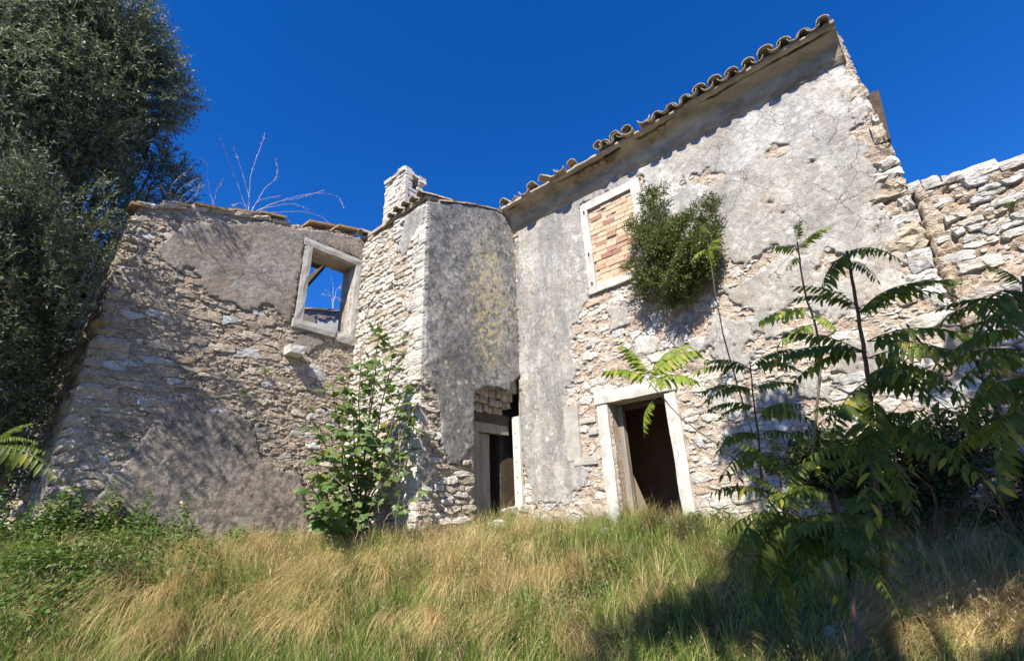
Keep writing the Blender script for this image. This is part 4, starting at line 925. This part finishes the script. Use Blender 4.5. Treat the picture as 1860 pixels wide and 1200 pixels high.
# --- vine / bramble climbing at the bay corner
vb = np.array([4.75, 6.2, float(gz(4.75, 6.2))])
vine = empty('climbing_vine', vb, 'leggy vine with yellow-green leaves and bare brown runners climbing the corner of the bay', 'vine')
for i, (a, b_) in enumerate([((690, 900), (745, 830)), ((700, 940), (790, 850)), ((650, 940), (600, 860)), ((735, 930), (700, 830)), ((660, 950), (690, 870)), ((720, 950), (725, 780))]):
    p, q = at(*a, 6.9), at(*b_, 6.8); C = curve([p - [0, 0, .3], p, (p + q) / 2 + rdir(1)[0] * .1, q], 6, .01, i); put('runner', *tubeVF(C, .006, 4), M['twig'], vine, True)
    for k in range(9):
        r_ = C[rnd.randrange(5, len(C))]; place_leaf(vine, rnd.choice(figm), r_ + rdir(1)[0] * .07, rdir(1)[0] + [-.3, -.3, -.3], (-.5, -.5, .8), rnd.uniform(.07, .12))

# --- tree-of-heaven saplings
def frondVF(npair, droop, lw, g):
    V = []; Fc = []; n = 10
    C = [np.array([0, t, .12 * math.sin(t * 2.2) - droop * t * t]) for t in np.linspace(0, 1, n)]
    tv, tf = tubeVF(C, np.linspace(.010, .004, n), 3, False); V += tv; Fc += tf
    for i in range(npair + 1):
        t = .14 + .86 * i / npair; k = min(int(t * (n - 1)), n - 2); f = t * (n - 1) - k; p = C[k] * (1 - f) + C[k + 1] * f
        for s in ((-1, 1) if i < npair else (0,)):
            L = lw * (1.15 - .45 * abs(t - .45) * 1.6) * g.uniform(.7, 1.15); w_ = L * g.uniform(.27, .36)
            d = np.array([s * 1.0, .42 + (1 if s == 0 else 0), -1.0 + g.uniform(-.6, .5)]); d /= np.linalg.norm(d)
            sd = np.cross(d, [0, 0, 1.]); sd /= np.linalg.norm(sd); up = np.cross(sd, d)
            b = len(V)
            prof_ = [(0, 0, 0), (.18, .75, .02), (.45, 1.0, .0), (.75, .62, -.07), (1, 0, -.17)]
            L1 = [p + d * L * a + sd * w_ * c_ * .5 + up * (L * z_ + w_ * .12 * c_) for a, c_, z_ in prof_[1:4]]
            L2 = [p + d * L * a - sd * w_ * c_ * .5 + up * (L * z_ + w_ * .12 * c_) for a, c_, z_ in prof_[1:4]]
            mid = [p + d * L * a + up * L * z_ for a, c_, z_ in prof_]
            V += L1 + L2 + mid          # L1 0-2, L2 3-5, mid 6-10
            Fc += [(b + 6, b + 0, b + 7), (b + 7, b + 0, b + 1, b + 8), (b + 8, b + 1, b + 2, b + 9), (b + 9, b + 2, b + 10), (b + 3, b + 6, b + 7), (b + 4, b + 3, b + 7, b + 8), (b + 5, b + 4, b + 8, b + 9), (b + 5, b + 9, b + 10)]
    return V, Fc
gf = random.Random(31)
FR = {k: [mesh('leaf', *frondVF(np_, dr_, lw_, gf), M[k]) for np_, dr_, lw_ in v_] for k, v_ in (('ail_dark', ((12, .18, .21), (13, .36, .20), (11, .12, .21), (12, .50, .19), (10, .28, .23))), ('ail_bright', ((10, .30, .29), (11, .42, .27), (9, .22, .30))))}
def frond(parent, a, b, mat, lift=None):
    a = np.asarray(a, float); b = np.asarray(b, float); d = b - a; L = np.linalg.norm(d)
    me = rnd.choice(FR[mat]); up = Vector((rnd.uniform(-.25, .25) - .15, rnd.uniform(-.25, .25) - .1, 1))
    dd = Vector(d / L) + Vector((0, 0, .18)); return place_leaf(parent, me, a, dd, up, L)
def sapling(label, stem, d, mat, n, fl, tip=True, ex=(), r=.014, group='tree-of-heaven saplings by the right-hand wall', smat='twig', spread=.35, elev=.15):
    """stem: pixels from the foot up, d: distance at each"""
    P = [at(*p, dd) for p, dd in zip(stem, d)]; e = empty('tree_of_heaven', P[0], label, 'sapling', group)
    C = curve(P, 6, .004, len(label)); put('stem', *tubeVF(C, np.linspace(r, r * .45, len(C)), 6), M[smat], e, True)
    az = rnd.random() * 6
    for k in range(n):
        t = 1 - spread * (k / max(1, n - 1)) ** 1.2; p = C[int(t * (len(C) - 1))]; az += 2.4
        L = fl * rnd.uniform(.75, 1.15) * (1 if k > 1 else .7); el = elev + rnd.uniform(-.35, .35) + (.5 if k < 2 else 0)
        frond(e, p, p + np.array([math.cos(az) * math.cos(el), math.sin(az) * math.cos(el), math.sin(el)]) * L, mat)
    for (a, b, da, db) in ex:
        frond(e, at(*a, da), at(*b, db), mat)
        if rnd.random() < .6 and (n == 0 or len(ex) > 9):                     # a second leaf springs near each
            L = np.hypot(b[0] - a[0], b[1] - a[1]); frond(e, at(*a, da), at(b[0] + rnd.uniform(-.3, .3) * L, b[1] + rnd.uniform(-.05, .4) * L, db + rnd.uniform(-.25, .3)), mat)
    return e
sapling('thin bare-stemmed sapling with small yellow-green tuft in front of the wall shrub', [(1395, 880), (1340, 700), (1308, 580), (1283, 425)], [7.0, 6.9, 6.8, 6.8], 'ail_bright', 5, .30, r=.013, spread=.05, elev=-.1)
sapling('tall pale-stemmed sapling with small bright top left of the large dark one', [(1475, 830), (1490, 640), (1462, 530), (1448, 440)], [6.4, 6.3, 6.2, 6.2], 'ail_bright', 5, .36, spread=.06, r=.016, ex=[((1470, 560), (1380, 590), 6.2, 6.0), ((1475, 570), (1520, 600), 6.2, 6.1), ((1480, 590), (1420, 620), 6.3, 6.0)])
sapling('sapling arching left over the doorway with a spray of sunlit leaves', [(1430, 950), (1330, 830), (1240, 760), (1175, 690)], [5.6, 5.6, 5.6, 5.7], 'ail_bright', 1, .4, spread=.05, r=.015,
        ex=[((1178, 690), (1100, 672), 5.7, 5.5), ((1185, 680), (1268, 640), 5.7, 5.5), ((1180, 685), (1130, 625), 5.7, 5.7), ((1180, 685), (1235, 615), 5.7, 5.8), ((1185, 692), (1265, 690), 5.7, 5.4), ((1180, 695), (1215, 700), 5.7, 5.3), ((1190, 724), (1160, 778), 5.7, 5.7)])
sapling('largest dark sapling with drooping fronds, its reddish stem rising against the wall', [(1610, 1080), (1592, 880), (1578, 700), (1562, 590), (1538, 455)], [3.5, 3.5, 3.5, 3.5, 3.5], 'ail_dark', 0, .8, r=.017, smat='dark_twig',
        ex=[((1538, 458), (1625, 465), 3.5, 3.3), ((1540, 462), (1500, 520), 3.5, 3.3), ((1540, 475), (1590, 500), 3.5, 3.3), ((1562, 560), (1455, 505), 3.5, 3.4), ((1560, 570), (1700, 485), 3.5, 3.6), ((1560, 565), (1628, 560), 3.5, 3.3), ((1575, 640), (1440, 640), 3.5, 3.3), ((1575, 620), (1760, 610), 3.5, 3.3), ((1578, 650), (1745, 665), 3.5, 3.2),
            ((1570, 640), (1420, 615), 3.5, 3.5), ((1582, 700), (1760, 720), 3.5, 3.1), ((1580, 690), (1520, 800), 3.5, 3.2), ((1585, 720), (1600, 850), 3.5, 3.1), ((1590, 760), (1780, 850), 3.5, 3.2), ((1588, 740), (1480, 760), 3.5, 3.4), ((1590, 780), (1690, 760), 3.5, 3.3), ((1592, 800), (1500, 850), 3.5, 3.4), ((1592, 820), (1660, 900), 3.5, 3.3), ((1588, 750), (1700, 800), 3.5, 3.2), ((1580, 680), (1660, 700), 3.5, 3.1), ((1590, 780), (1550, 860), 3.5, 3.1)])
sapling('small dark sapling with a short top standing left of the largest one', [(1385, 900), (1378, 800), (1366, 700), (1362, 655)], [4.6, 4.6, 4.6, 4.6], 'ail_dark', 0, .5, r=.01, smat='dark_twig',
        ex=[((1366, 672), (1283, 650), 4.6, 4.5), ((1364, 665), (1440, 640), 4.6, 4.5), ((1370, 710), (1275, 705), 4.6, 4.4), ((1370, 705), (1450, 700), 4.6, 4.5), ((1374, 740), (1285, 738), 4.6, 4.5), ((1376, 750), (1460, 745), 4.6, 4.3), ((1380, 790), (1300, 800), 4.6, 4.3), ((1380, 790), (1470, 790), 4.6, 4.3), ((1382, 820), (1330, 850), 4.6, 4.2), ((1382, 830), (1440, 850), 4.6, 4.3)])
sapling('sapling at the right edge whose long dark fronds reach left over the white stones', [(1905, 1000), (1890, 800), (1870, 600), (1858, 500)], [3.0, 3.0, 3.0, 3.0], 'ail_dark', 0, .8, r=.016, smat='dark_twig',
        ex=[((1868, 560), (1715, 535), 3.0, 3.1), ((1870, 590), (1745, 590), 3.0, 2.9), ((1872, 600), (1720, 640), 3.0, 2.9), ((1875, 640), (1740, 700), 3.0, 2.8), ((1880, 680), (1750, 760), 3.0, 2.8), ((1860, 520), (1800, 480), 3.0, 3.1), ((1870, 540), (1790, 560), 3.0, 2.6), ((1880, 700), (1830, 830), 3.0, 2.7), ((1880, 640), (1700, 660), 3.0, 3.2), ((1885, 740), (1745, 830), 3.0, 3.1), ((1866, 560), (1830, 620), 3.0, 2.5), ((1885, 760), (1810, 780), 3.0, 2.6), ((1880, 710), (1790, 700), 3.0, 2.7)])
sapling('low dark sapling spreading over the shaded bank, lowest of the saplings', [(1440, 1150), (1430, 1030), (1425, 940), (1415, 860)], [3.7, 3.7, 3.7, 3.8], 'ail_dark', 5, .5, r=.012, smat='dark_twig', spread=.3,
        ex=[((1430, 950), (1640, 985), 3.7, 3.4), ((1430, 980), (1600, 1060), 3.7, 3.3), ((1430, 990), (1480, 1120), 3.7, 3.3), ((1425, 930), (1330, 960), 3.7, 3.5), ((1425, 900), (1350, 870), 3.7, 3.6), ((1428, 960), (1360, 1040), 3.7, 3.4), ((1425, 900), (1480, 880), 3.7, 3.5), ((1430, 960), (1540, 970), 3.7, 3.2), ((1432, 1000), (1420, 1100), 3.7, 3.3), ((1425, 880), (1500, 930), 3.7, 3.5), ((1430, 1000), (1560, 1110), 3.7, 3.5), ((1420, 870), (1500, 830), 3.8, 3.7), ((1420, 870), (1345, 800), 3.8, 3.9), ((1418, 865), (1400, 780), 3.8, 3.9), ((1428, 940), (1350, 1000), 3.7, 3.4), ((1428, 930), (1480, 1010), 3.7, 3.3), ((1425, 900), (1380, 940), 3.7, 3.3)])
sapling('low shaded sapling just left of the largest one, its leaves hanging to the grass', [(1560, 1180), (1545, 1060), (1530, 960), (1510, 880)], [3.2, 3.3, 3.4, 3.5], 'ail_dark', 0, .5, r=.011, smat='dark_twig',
        ex=[((1515, 900), (1400, 900), 3.5, 3.3), ((1520, 920), (1640, 900), 3.5, 3.4), ((1530, 960), (1680, 1000), 3.4, 3.2), ((1530, 950), (1420, 990), 3.4, 3.2), ((1540, 1010), (1640, 1090), 3.3, 3.1), ((1540, 1000), (1450, 1070), 3.3, 3.2), ((1510, 885), (1580, 850), 3.5, 3.6), ((1512, 890), (1470, 840), 3.5, 3.6)])
sapling('young sapling beside the trunk at the left edge', [(-30, 930), (-20, 850), (-5, 800)], [6.0, 6.0, 6.0], 'ail_dark', 0, .5, r=.01, smat='dark_twig', group='tree-of-heaven saplings by the olive',
        ex=[((-10, 800), (70, 800), 6.0, 5.9), ((-10, 800), (60, 770), 6.0, 6.1), ((-10, 810), (80, 835), 6, 5.8), ((-10, 800), (30, 850), 6, 5.9)])

# --- grass
def blades(name, P, L, W, yaw, lean, col, mat, label, seg=3):
    n = len(P); hd = np.stack([np.cos(yaw), np.sin(yaw), np.zeros(n)], 1); sd = np.stack([-np.sin(yaw + .6), np.cos(yaw + .6), np.zeros(n)], 1)
    rows = []; t = np.linspace(0, 1, seg + 1)
    for tt in t:
        ang = lean * (.35 + 1.0 * tt)
        x = L * tt * np.sin(ang); z = L * tt * np.cos(ang)
        c = P + hd * x[:, None] + np.array([0, 0, 1.]) * z[:, None]; w_ = (W * (1 - tt * .85) * .5)[:, None]
        rows.append(c - sd * w_); rows.append(c + sd * w_)
    V = np.stack(rows, 1); k = V.shape[1]; V = V.reshape(-1, 3); b = (np.arange(n) * k)[:, None]
    Fq = np.concatenate([b + np.array([[2 * s, 2 * s + 1, 2 * s + 3, 2 * s + 2]]) for s in range(seg)], 0)
    o = put(name, V, Fq, mat, None, False, np.repeat(col, k, 0)); tag(o, label, None, None, 'stuff'); return o
def scatter(n, xr=(-1.0, 8.2), yr=(-5, 9.0)):
    x = R.uniform(*xr, n); y = R.uniform(*yr, n)
    P = np.stack([x, y, gz(x, y)], 1)
    d = P @ CF; u = 930 + FPX * (P @ CX) / np.maximum(d, .1); v = 600 - FPX * (P @ CY) / np.maximum(d, .1)
    ok = (d > 2.0) & (u > -250) & (u < 2150) & (v < 1420) & (x < WX + .02) & ~((y > WY) & (x > LX)) & ~((x > BX) & (y > BY) & ~((x > 6.0) & (x < 7.2) & (y < BY + .5)))
    return P[ok], u[ok], v[ok]
straw_c = [(430, 980, 95), (500, 1030, 90), (560, 940, 45), (130, 1080, 60), (230, 1080, 50), (880, 1060, 110), (800, 1010, 70), (640, 1000, 60), (1200, 900, 60), (1500, 950, 150), (1650, 1050, 200), (1780, 1150, 200), (1420, 900, 90), (1750, 950, 160), (930, 900, 60), (1000, 1130, 60), (330, 1040, 60), (1260, 960, 70), (680, 940, 50), (820, 950, 60)]
def straw_w(u, v):
    s = np.zeros(len(u))
    for a, b, r in straw_c: s = np.maximum(s, np.exp(-(((u - a) / r) ** 2 + ((v + 25 - b) / (r * .6)) ** 2)))
    return s
def colours(n, straw, P):
    g1 = np.array([.09, .16, .03]); g2 = np.array([.24, .34, .07]); s1 = np.array([.46, .35, .15]); s2 = np.array([.76, .61, .30])
    a = R.random(n)[:, None]; lush = np.clip(.5 + .9 * fbm(P[:, 0] * 1.1, P[:, 1] * 1.1, 3, 5), 0, 1)[:, None]
    gcol = g1 * (1 - a) + g2 * a; gcol = gcol * (.85 + .5 * lush) ; scol = s1 * (1 - a) + s2 * a
    return np.where(straw[:, None], scol, gcol)
P, u, v = scatter(190000)
tuft = np.clip(.75 + .9 * fbm(P[:, 0] * 2.6, P[:, 1] * 2.6, 3, 7), .3, 1.5)
yaw = 2.6 * fbm(P[:, 0] * .9, P[:, 1] * .9, 3, 2) + R.normal(0, .9, len(P)) - 2.2
lean = np.clip(.60 + .5 * fbm(P[:, 0] * 1.5 + 4, P[:, 1] * 1.5, 3, 3) + R.normal(0, .3, len(P)), 0, 1.4)
Lb = (.12 + .16 * R.random(len(P)) ** 1.5) * tuft
T, tu, tv_ = scatter(7200); nb_ = 46; nt = len(T)                  # distinct tufts, blades splaying outwards
a_ = R.uniform(0, 2 * np.pi, (nt, nb_)); rr = np.abs(R.normal(0, 1, (nt, nb_))) * R.uniform(.03, .07, (nt, 1))
comb = (2.2 * fbm(T[:, 0] * .8, T[:, 1] * .8, 3, 2) - 2.2)[:, None]
Pt = np.stack([T[:, 0, None] + rr * np.cos(a_), T[:, 1, None] + rr * np.sin(a_)], -1).reshape(-1, 2); Pt = np.column_stack([Pt, gz(Pt[:, 0], Pt[:, 1])])
yt = (np.where(R.random((nt, nb_)) < .5, a_, comb + R.normal(0, .5, (nt, nb_)))).ravel(); lt = np.clip(.25 + rr * 6 + R.normal(0, .18, (nt, nb_)), .05, 1.4).ravel()
Lt = (R.uniform(.15, .40, (nt, 1)) * (1 + .5 * (np.clip(1 - np.minimum(np.abs(WX - T[:, 0]), np.abs(BY - T[:, 1])) / .7, 0, 1) * (T[:, 0] > 5.6))[:, None] * R.random((nt, 1))) * R.uniform(.6, 1.15, (nt, nb_))).ravel()
def straw_p(P, u, v): return np.clip(.04 + .80 * straw_w(u, v) + .60 * fbm(P[:, 0] * 2.1 + 9, P[:, 1] * 2.1, 3, 1), .05, .95)
st = R.random(len(P)) < straw_p(P, u, v)
stt = np.repeat(R.random(nt) < straw_p(T, tu, tv_), nb_); stt = np.where(R.random(len(stt)) < .14, ~stt, stt)
tshade = np.repeat(R.uniform(.7, 1.25, nt), nb_)[:, None]
cols = np.concatenate([colours(len(P), st, P), colours(len(Pt), stt, Pt) * tshade])
P = np.concatenate([P, Pt]); yaw = np.concatenate([yaw, yt]); lean = np.concatenate([lean, lt]); Lb = np.concatenate([Lb, Lt]); st = np.concatenate([st, stt])
Lb = np.where(st, Lb * 1.15, Lb)
blades('grass', P, Lb, R.uniform(.003, .0075, len(P)), yaw, lean, cols, M['blade'], 'long green and straw-coloured grass covering the bank')
# heavy tussocks of bleached grass, combed downhill
TU = []
for (a, b, rr_) in straw_c + [(260, 1140, 70), (420, 1120, 60), (1100, 1040, 60), (1350, 1010, 60), (720, 1090, 70), (580, 1110, 70), (1560, 1120, 80), (1680, 930, 80), (1820, 1060, 90), (1460, 1060, 60)]:
    for _ in range(max(3, int(rr_ / 14))):
        px, py = a + R.normal() * rr_ * .8, b + 20 + R.normal() * rr_ * .4
        if py < 1190: TU.append(ghit(px, max(py, 935)))
TU = np.array(TU); nt = len(TU); nb_ = 170
rr = np.abs(R.normal(0, 1, (nt, nb_))) * R.uniform(.06, .19, (nt, 1)); a_ = R.uniform(0, 6.28, (nt, nb_))
Q = np.stack([TU[:, 0, None] + rr * np.cos(a_), TU[:, 1, None] + rr * np.sin(a_)], -1).reshape(-1, 2); Q[:, 0] = np.minimum(Q[:, 0], WX - .05); Q = np.column_stack([Q, gz(Q[:, 0], Q[:, 1])])
yq = (np.where(TU[:, 1] < 2.2, -1.35, -2.35)[:, None] + R.normal(0, .35, (nt, 1)) + R.normal(0, .38, (nt, nb_))).ravel(); lq = np.clip(R.uniform(.75, 1.45, (nt, 1)) + R.normal(0, .22, (nt, nb_)), .1, 1.8).ravel(); Lq = (R.uniform(.38, .72, (nt, 1)) * R.uniform(.55, 1.1, (nt, nb_))).ravel()
a = R.random(nt * nb_)[:, None]; cq = (np.array([.48, .35, .14]) * (1 - a) + np.array([.86, .68, .35]) * a) * np.repeat(R.uniform(.75, 1.15, nt), nb_)[:, None]
blades('dry_tussocks', Q, Lq, R.uniform(.0025, .006, nt * nb_), yq, lq, cq, M['blade'], 'golden dry tussocks hanging down the bank', 5)
# tall seed-head stems bowing over
P, u, v = scatter(45000); k = R.random(len(P)) < .06 + .75 * straw_w(u, v); P = P[k]; n = len(P)
yaw = R.normal(-2.3, .7, n); L = R.uniform(.26, .52, n); lean = R.uniform(.5, 1.15, n)
a = R.random(n)[:, None]; cc = np.array([.42, .33, .19]) * (1 - a) + np.array([.66, .56, .38]) * a
blades('dry_grass', P, L, R.uniform(.0025, .0045, n), yaw, lean, cc, M['blade'], 'bleached dry grass stems bowing over the bank', 4)
ang = lean * 1.35; tipP = P + np.stack([np.cos(yaw) * L * np.sin(ang), np.sin(yaw) * L * np.sin(ang), L * np.cos(ang)], 1)
m = 5; Q = np.repeat(tipP, m, 0) + rdir(n * m) * .02; Q[:, 2] -= np.tile(np.linspace(0, .10, m), n)
D = rdir(n * m) * .5 + np.repeat(np.stack([np.cos(yaw), np.sin(yaw), -2.0 + 0 * yaw], 1), m, 0)
o = leaves_mesh('seed_heads', Q, D, rdir(n * m), R.uniform(.02, .04, n * m), R.uniform(.003, .006, n * m), M['blade'], None, 0, np.repeat(cc * 1.05, m, 0)); tag(o, 'drooping pale seed heads on the dry grass', None, None, 'stuff')

# --- brambles along the foot of the wing
def bramble(name, spots, nl, label, size=.05, hgt=.35, mat='bramble'):
    Ps = []
    for (px, py, r, w_) in spots:
        c = ghit(px, py); k = int(nl * w_); q = R.normal(size=(k, 2)) * r * .68
        x = np.clip(c[0] + q[:, 0], -5, 9); y = c[1] + q[:, 1]; y = np.where((x > LX - .1) & (y > WY - .08), WY - .08 - R.random(k) * .2, y); x = np.where(x > WX - .1, WX - .1, x)
        h = hgt * np.exp(-(q ** 2).sum(1) / (r * r)) * (1 + .7 * fbm(x * 3, y * 3, 3, 2)) * R.random(k) ** .45
        Ps.append(np.stack([x, y, gz(x, y) + h], 1))
    P = np.concatenate(Ps); n = len(P); D = rdir(n); D[:, 2] = D[:, 2] * .4 - .1
    N_ = np.array([0, 0, 1.]) + rdir(n) * .6
    o = leaves_mesh(name, P, D, N_, R.uniform(.6, 1.3, n) * size, R.uniform(.6, 1.2, n) * size * .75, M[mat]); tag(o, label, None, None, 'stuff'); return o
bramble('brambles', [(120, 930, .5, 1), (200, 945, .5, 1), (50, 960, .6, 1), (-20, 1000, .7, 1), (90, 1010, .55, 1), (180, 990, .55, 1), (280, 975, .5, 1), (250, 1020, .5, .9), (380, 985, .4, .6), (100, 1080, .5, .7), (20, 1100, .5, .8), (340, 1030, .4, .5), (450, 990, .3, .4), (0, 920, .6, 1), (520, 965, .35, .4), (330, 1080, .5, .35), (180, 1060, .5, .4), (30, 1160, .5, .8), (150, 1130, .4, .5), (230, 1090, .35, .4), (60, 1050, .5, .8), (310, 985, .35, .6), (420, 1010, .3, .4)], 1350, 'tangle of green bramble leaves along the foot of the wing', .055, .42)
bramble('brambles', [(120, 915, .35, 1), (200, 925, .3, 1), (60, 905, .4, 1), (265, 935, .3, .7), (0, 900, .45, 1), (330, 955, .22, .4)], 1300, 'taller bramble shoots climbing the left corner of the wing', .055, .75)
bramble('low_weeds', [(1090, 1060, .35, 1), (1060, 1110, .3, .8), (740, 970, .3, .6), (640, 960, .35, .8), (600, 930, .3, .8), (1270, 900, .3, 1), (1330, 930, .4, 1), (850, 1150, .4, .4), (500, 1150, .5, .4), (1000, 1170, .5, .8), (1200, 1170, .5, .6), (1760, 900, .6, 1), (1650, 880, .5, 1), (1850, 950, .6, 1), (1560, 890, .4, .8)], 700, 'low broad-leaved weeds among the grass', .045, .32)

for i, (px, py, q, lb) in enumerate([(905, 955, .13, 'pale fallen block lying at the doorstep of the bay'), (400, 985, .08, 'pale fallen stone among brambles at the foot of the wing'), (435, 990, .06, 'smaller fallen stone beside another at the foot of the wing'), (1100, 968, .10, 'fallen stone in the grass left of the right-hand doorway'), (620, 1050, .07, 'grey stone half sunk in the grass below the fig bush'), (1510, 1150, .07, 'stone in the shaded grass at the lower right'), (1770, 1130, .08, 'stone in the shade near the lower right corner'), (860, 975, .09, 'fallen stone in the grass left of the bay doorstep')]):
    p = ghit(px, py); mb = MB()
    V, Fc = ublock(Plane(lambda u, v, h: np.stack(np.broadcast_arrays(u, v, h), -1), False), -q, q, -q * .7, q * .7, -.06, q * .45, q * .2, rnd, 4, 3)
    o = put('fallen_stone', np.array(V) + p + [0, 0, .03], Fc, M['stone_white']); tag(o, lb, 'stone', 'fallen stones in the grass')
# --- small weeds rooted in the walls
def wall_weed(pl, uv, label, n=120, s=.09, mat='bramble', group='small weeds rooted in the walls'):
    p = pl(uv[0], uv[1], .03); e = empty('wall_weed', p, label, 'weed', group)
    nd = (pl(0, 0, 1) - pl(0, 0, 0)); q = rdir(n) * s * R.random((n, 1)) * [1, 1, .6]; q += nd * np.abs(R.normal(size=(n, 1))) * s * .4
    leaves_mesh('foliage', p + q, rdir(n) + nd * .6 + [0, 0, .2], rdir(n), R.uniform(.02, .045, n), R.uniform(.008, .016, n), M[mat], e)
    for k in range(3): put('stem', *tubeVF([p - nd * .03, p + nd * .02 + rdir(1)[0] * s * .3, p + nd * .05 + rdir(1)[0] * s * .7], .003, 3), M['twig'], e)
wall_weed(PL_L, uvL(480, 675), 'small green weed in the wing wall left of the jutting stone'); wall_weed(PL_L, uvL(440, 712), 'yellowish weed in the wing wall below the other weed', 100, .07)
wall_weed(PL_L, uvL(425, 808), 'tiny weed on the blotchy lower plaster', 50, .05); wall_weed(PL_L, uvL(218, 788), 'tiny weed low on the wing near its corner', 60, .06)
wall_weed(PL_Q, uvQ(1730, 520), 'grey-green weed in the gap between the house and the rubble wall', 160, .12); wall_weed(PL_Q, uvQ(1838, 375), 'small weed high on the rubble wall', 60, .06)
wall_weed(PL_L, uvL(610, 640), 'dry weed under the empty window', 90, .10, 'straw')

# --- plumed grasses on the head of the wing
def plume(label, foot, stems, d0, n_bits=36):
    f = ony(*foot, WY + .15); e = empty('plume_grass', f, label, 'grass clump', 'dry grasses growing on the wall head')
    k = f[1]
    for i, pts in enumerate(stems):
        P = [ony(*p, k + (.0 if j == 0 else -.05 * j)) for j, p in enumerate(pts)]; C = curve([f] + P, 7, .009, i)
        put('stem', *tubeVF(C, np.linspace(.0034, .0018, len(C)), 4), M['straw'], e)
        m = n_bits; ti = (R.random(m) ** .6 * .5 + .5) * (len(C) - 1); Q = np.array([C[int(t)] for t in ti]) + rdir(m) * .01
        D = np.array([C[min(int(t) + 1, len(C) - 1)] - C[max(int(t) - 1, 0)] for t in ti]); D = D / (np.linalg.norm(D, axis=1, keepdims=True) + 1e-9) + rdir(m) * .35 + [0, 0, -.5]
        leaves_mesh('plume', Q, D, rdir(m), R.uniform(.03, .08, m), R.uniform(.003, .006, m), M['straw'], e)
plume('tall arching clump of plumed dry grass on the head of the wing', (452, 392), [[(430, 330), (397, 242)], [(448, 340), (424, 265)], [(456, 320), (482, 240)], [(480, 345), (502, 320), (501, 288)], [(490, 372), (560, 352), (610, 355), (626, 378)], [(480, 378), (530, 370), (562, 380)], [(510, 385), (570, 388), (612, 415)], [(500, 368), (540, 360), (590, 345)], [(440, 370), (420, 372)], [(470, 365), (510, 355)]], 9)
plume('sparse reddish dry grass on the head of the wing nearest the olive', (318, 374), [[(325, 345), (362, 322)], [(310, 340), (352, 300)], [(300, 350), (292, 335)], [(340, 350), (372, 335)], [(330, 360), (300, 348)], [(350, 360), (365, 330)]], 9, 24)
plume('single feathery stalk between the two clumps on the wing', (388, 378), [[(378, 330), (375, 300), (366, 287)], [(392, 350), (405, 327)]], 9, 24)
plume('fine dry grass seen through the empty window', (605, 560), [[(605, 520), (600, 500)], [(610, 530), (620, 518)], [(600, 535), (590, 525)], [(603, 540), (575, 530)], [(607, 540), (622, 545)]], 9, 16)
print('objects', len(bpy.data.objects), 'wing stones', nL)
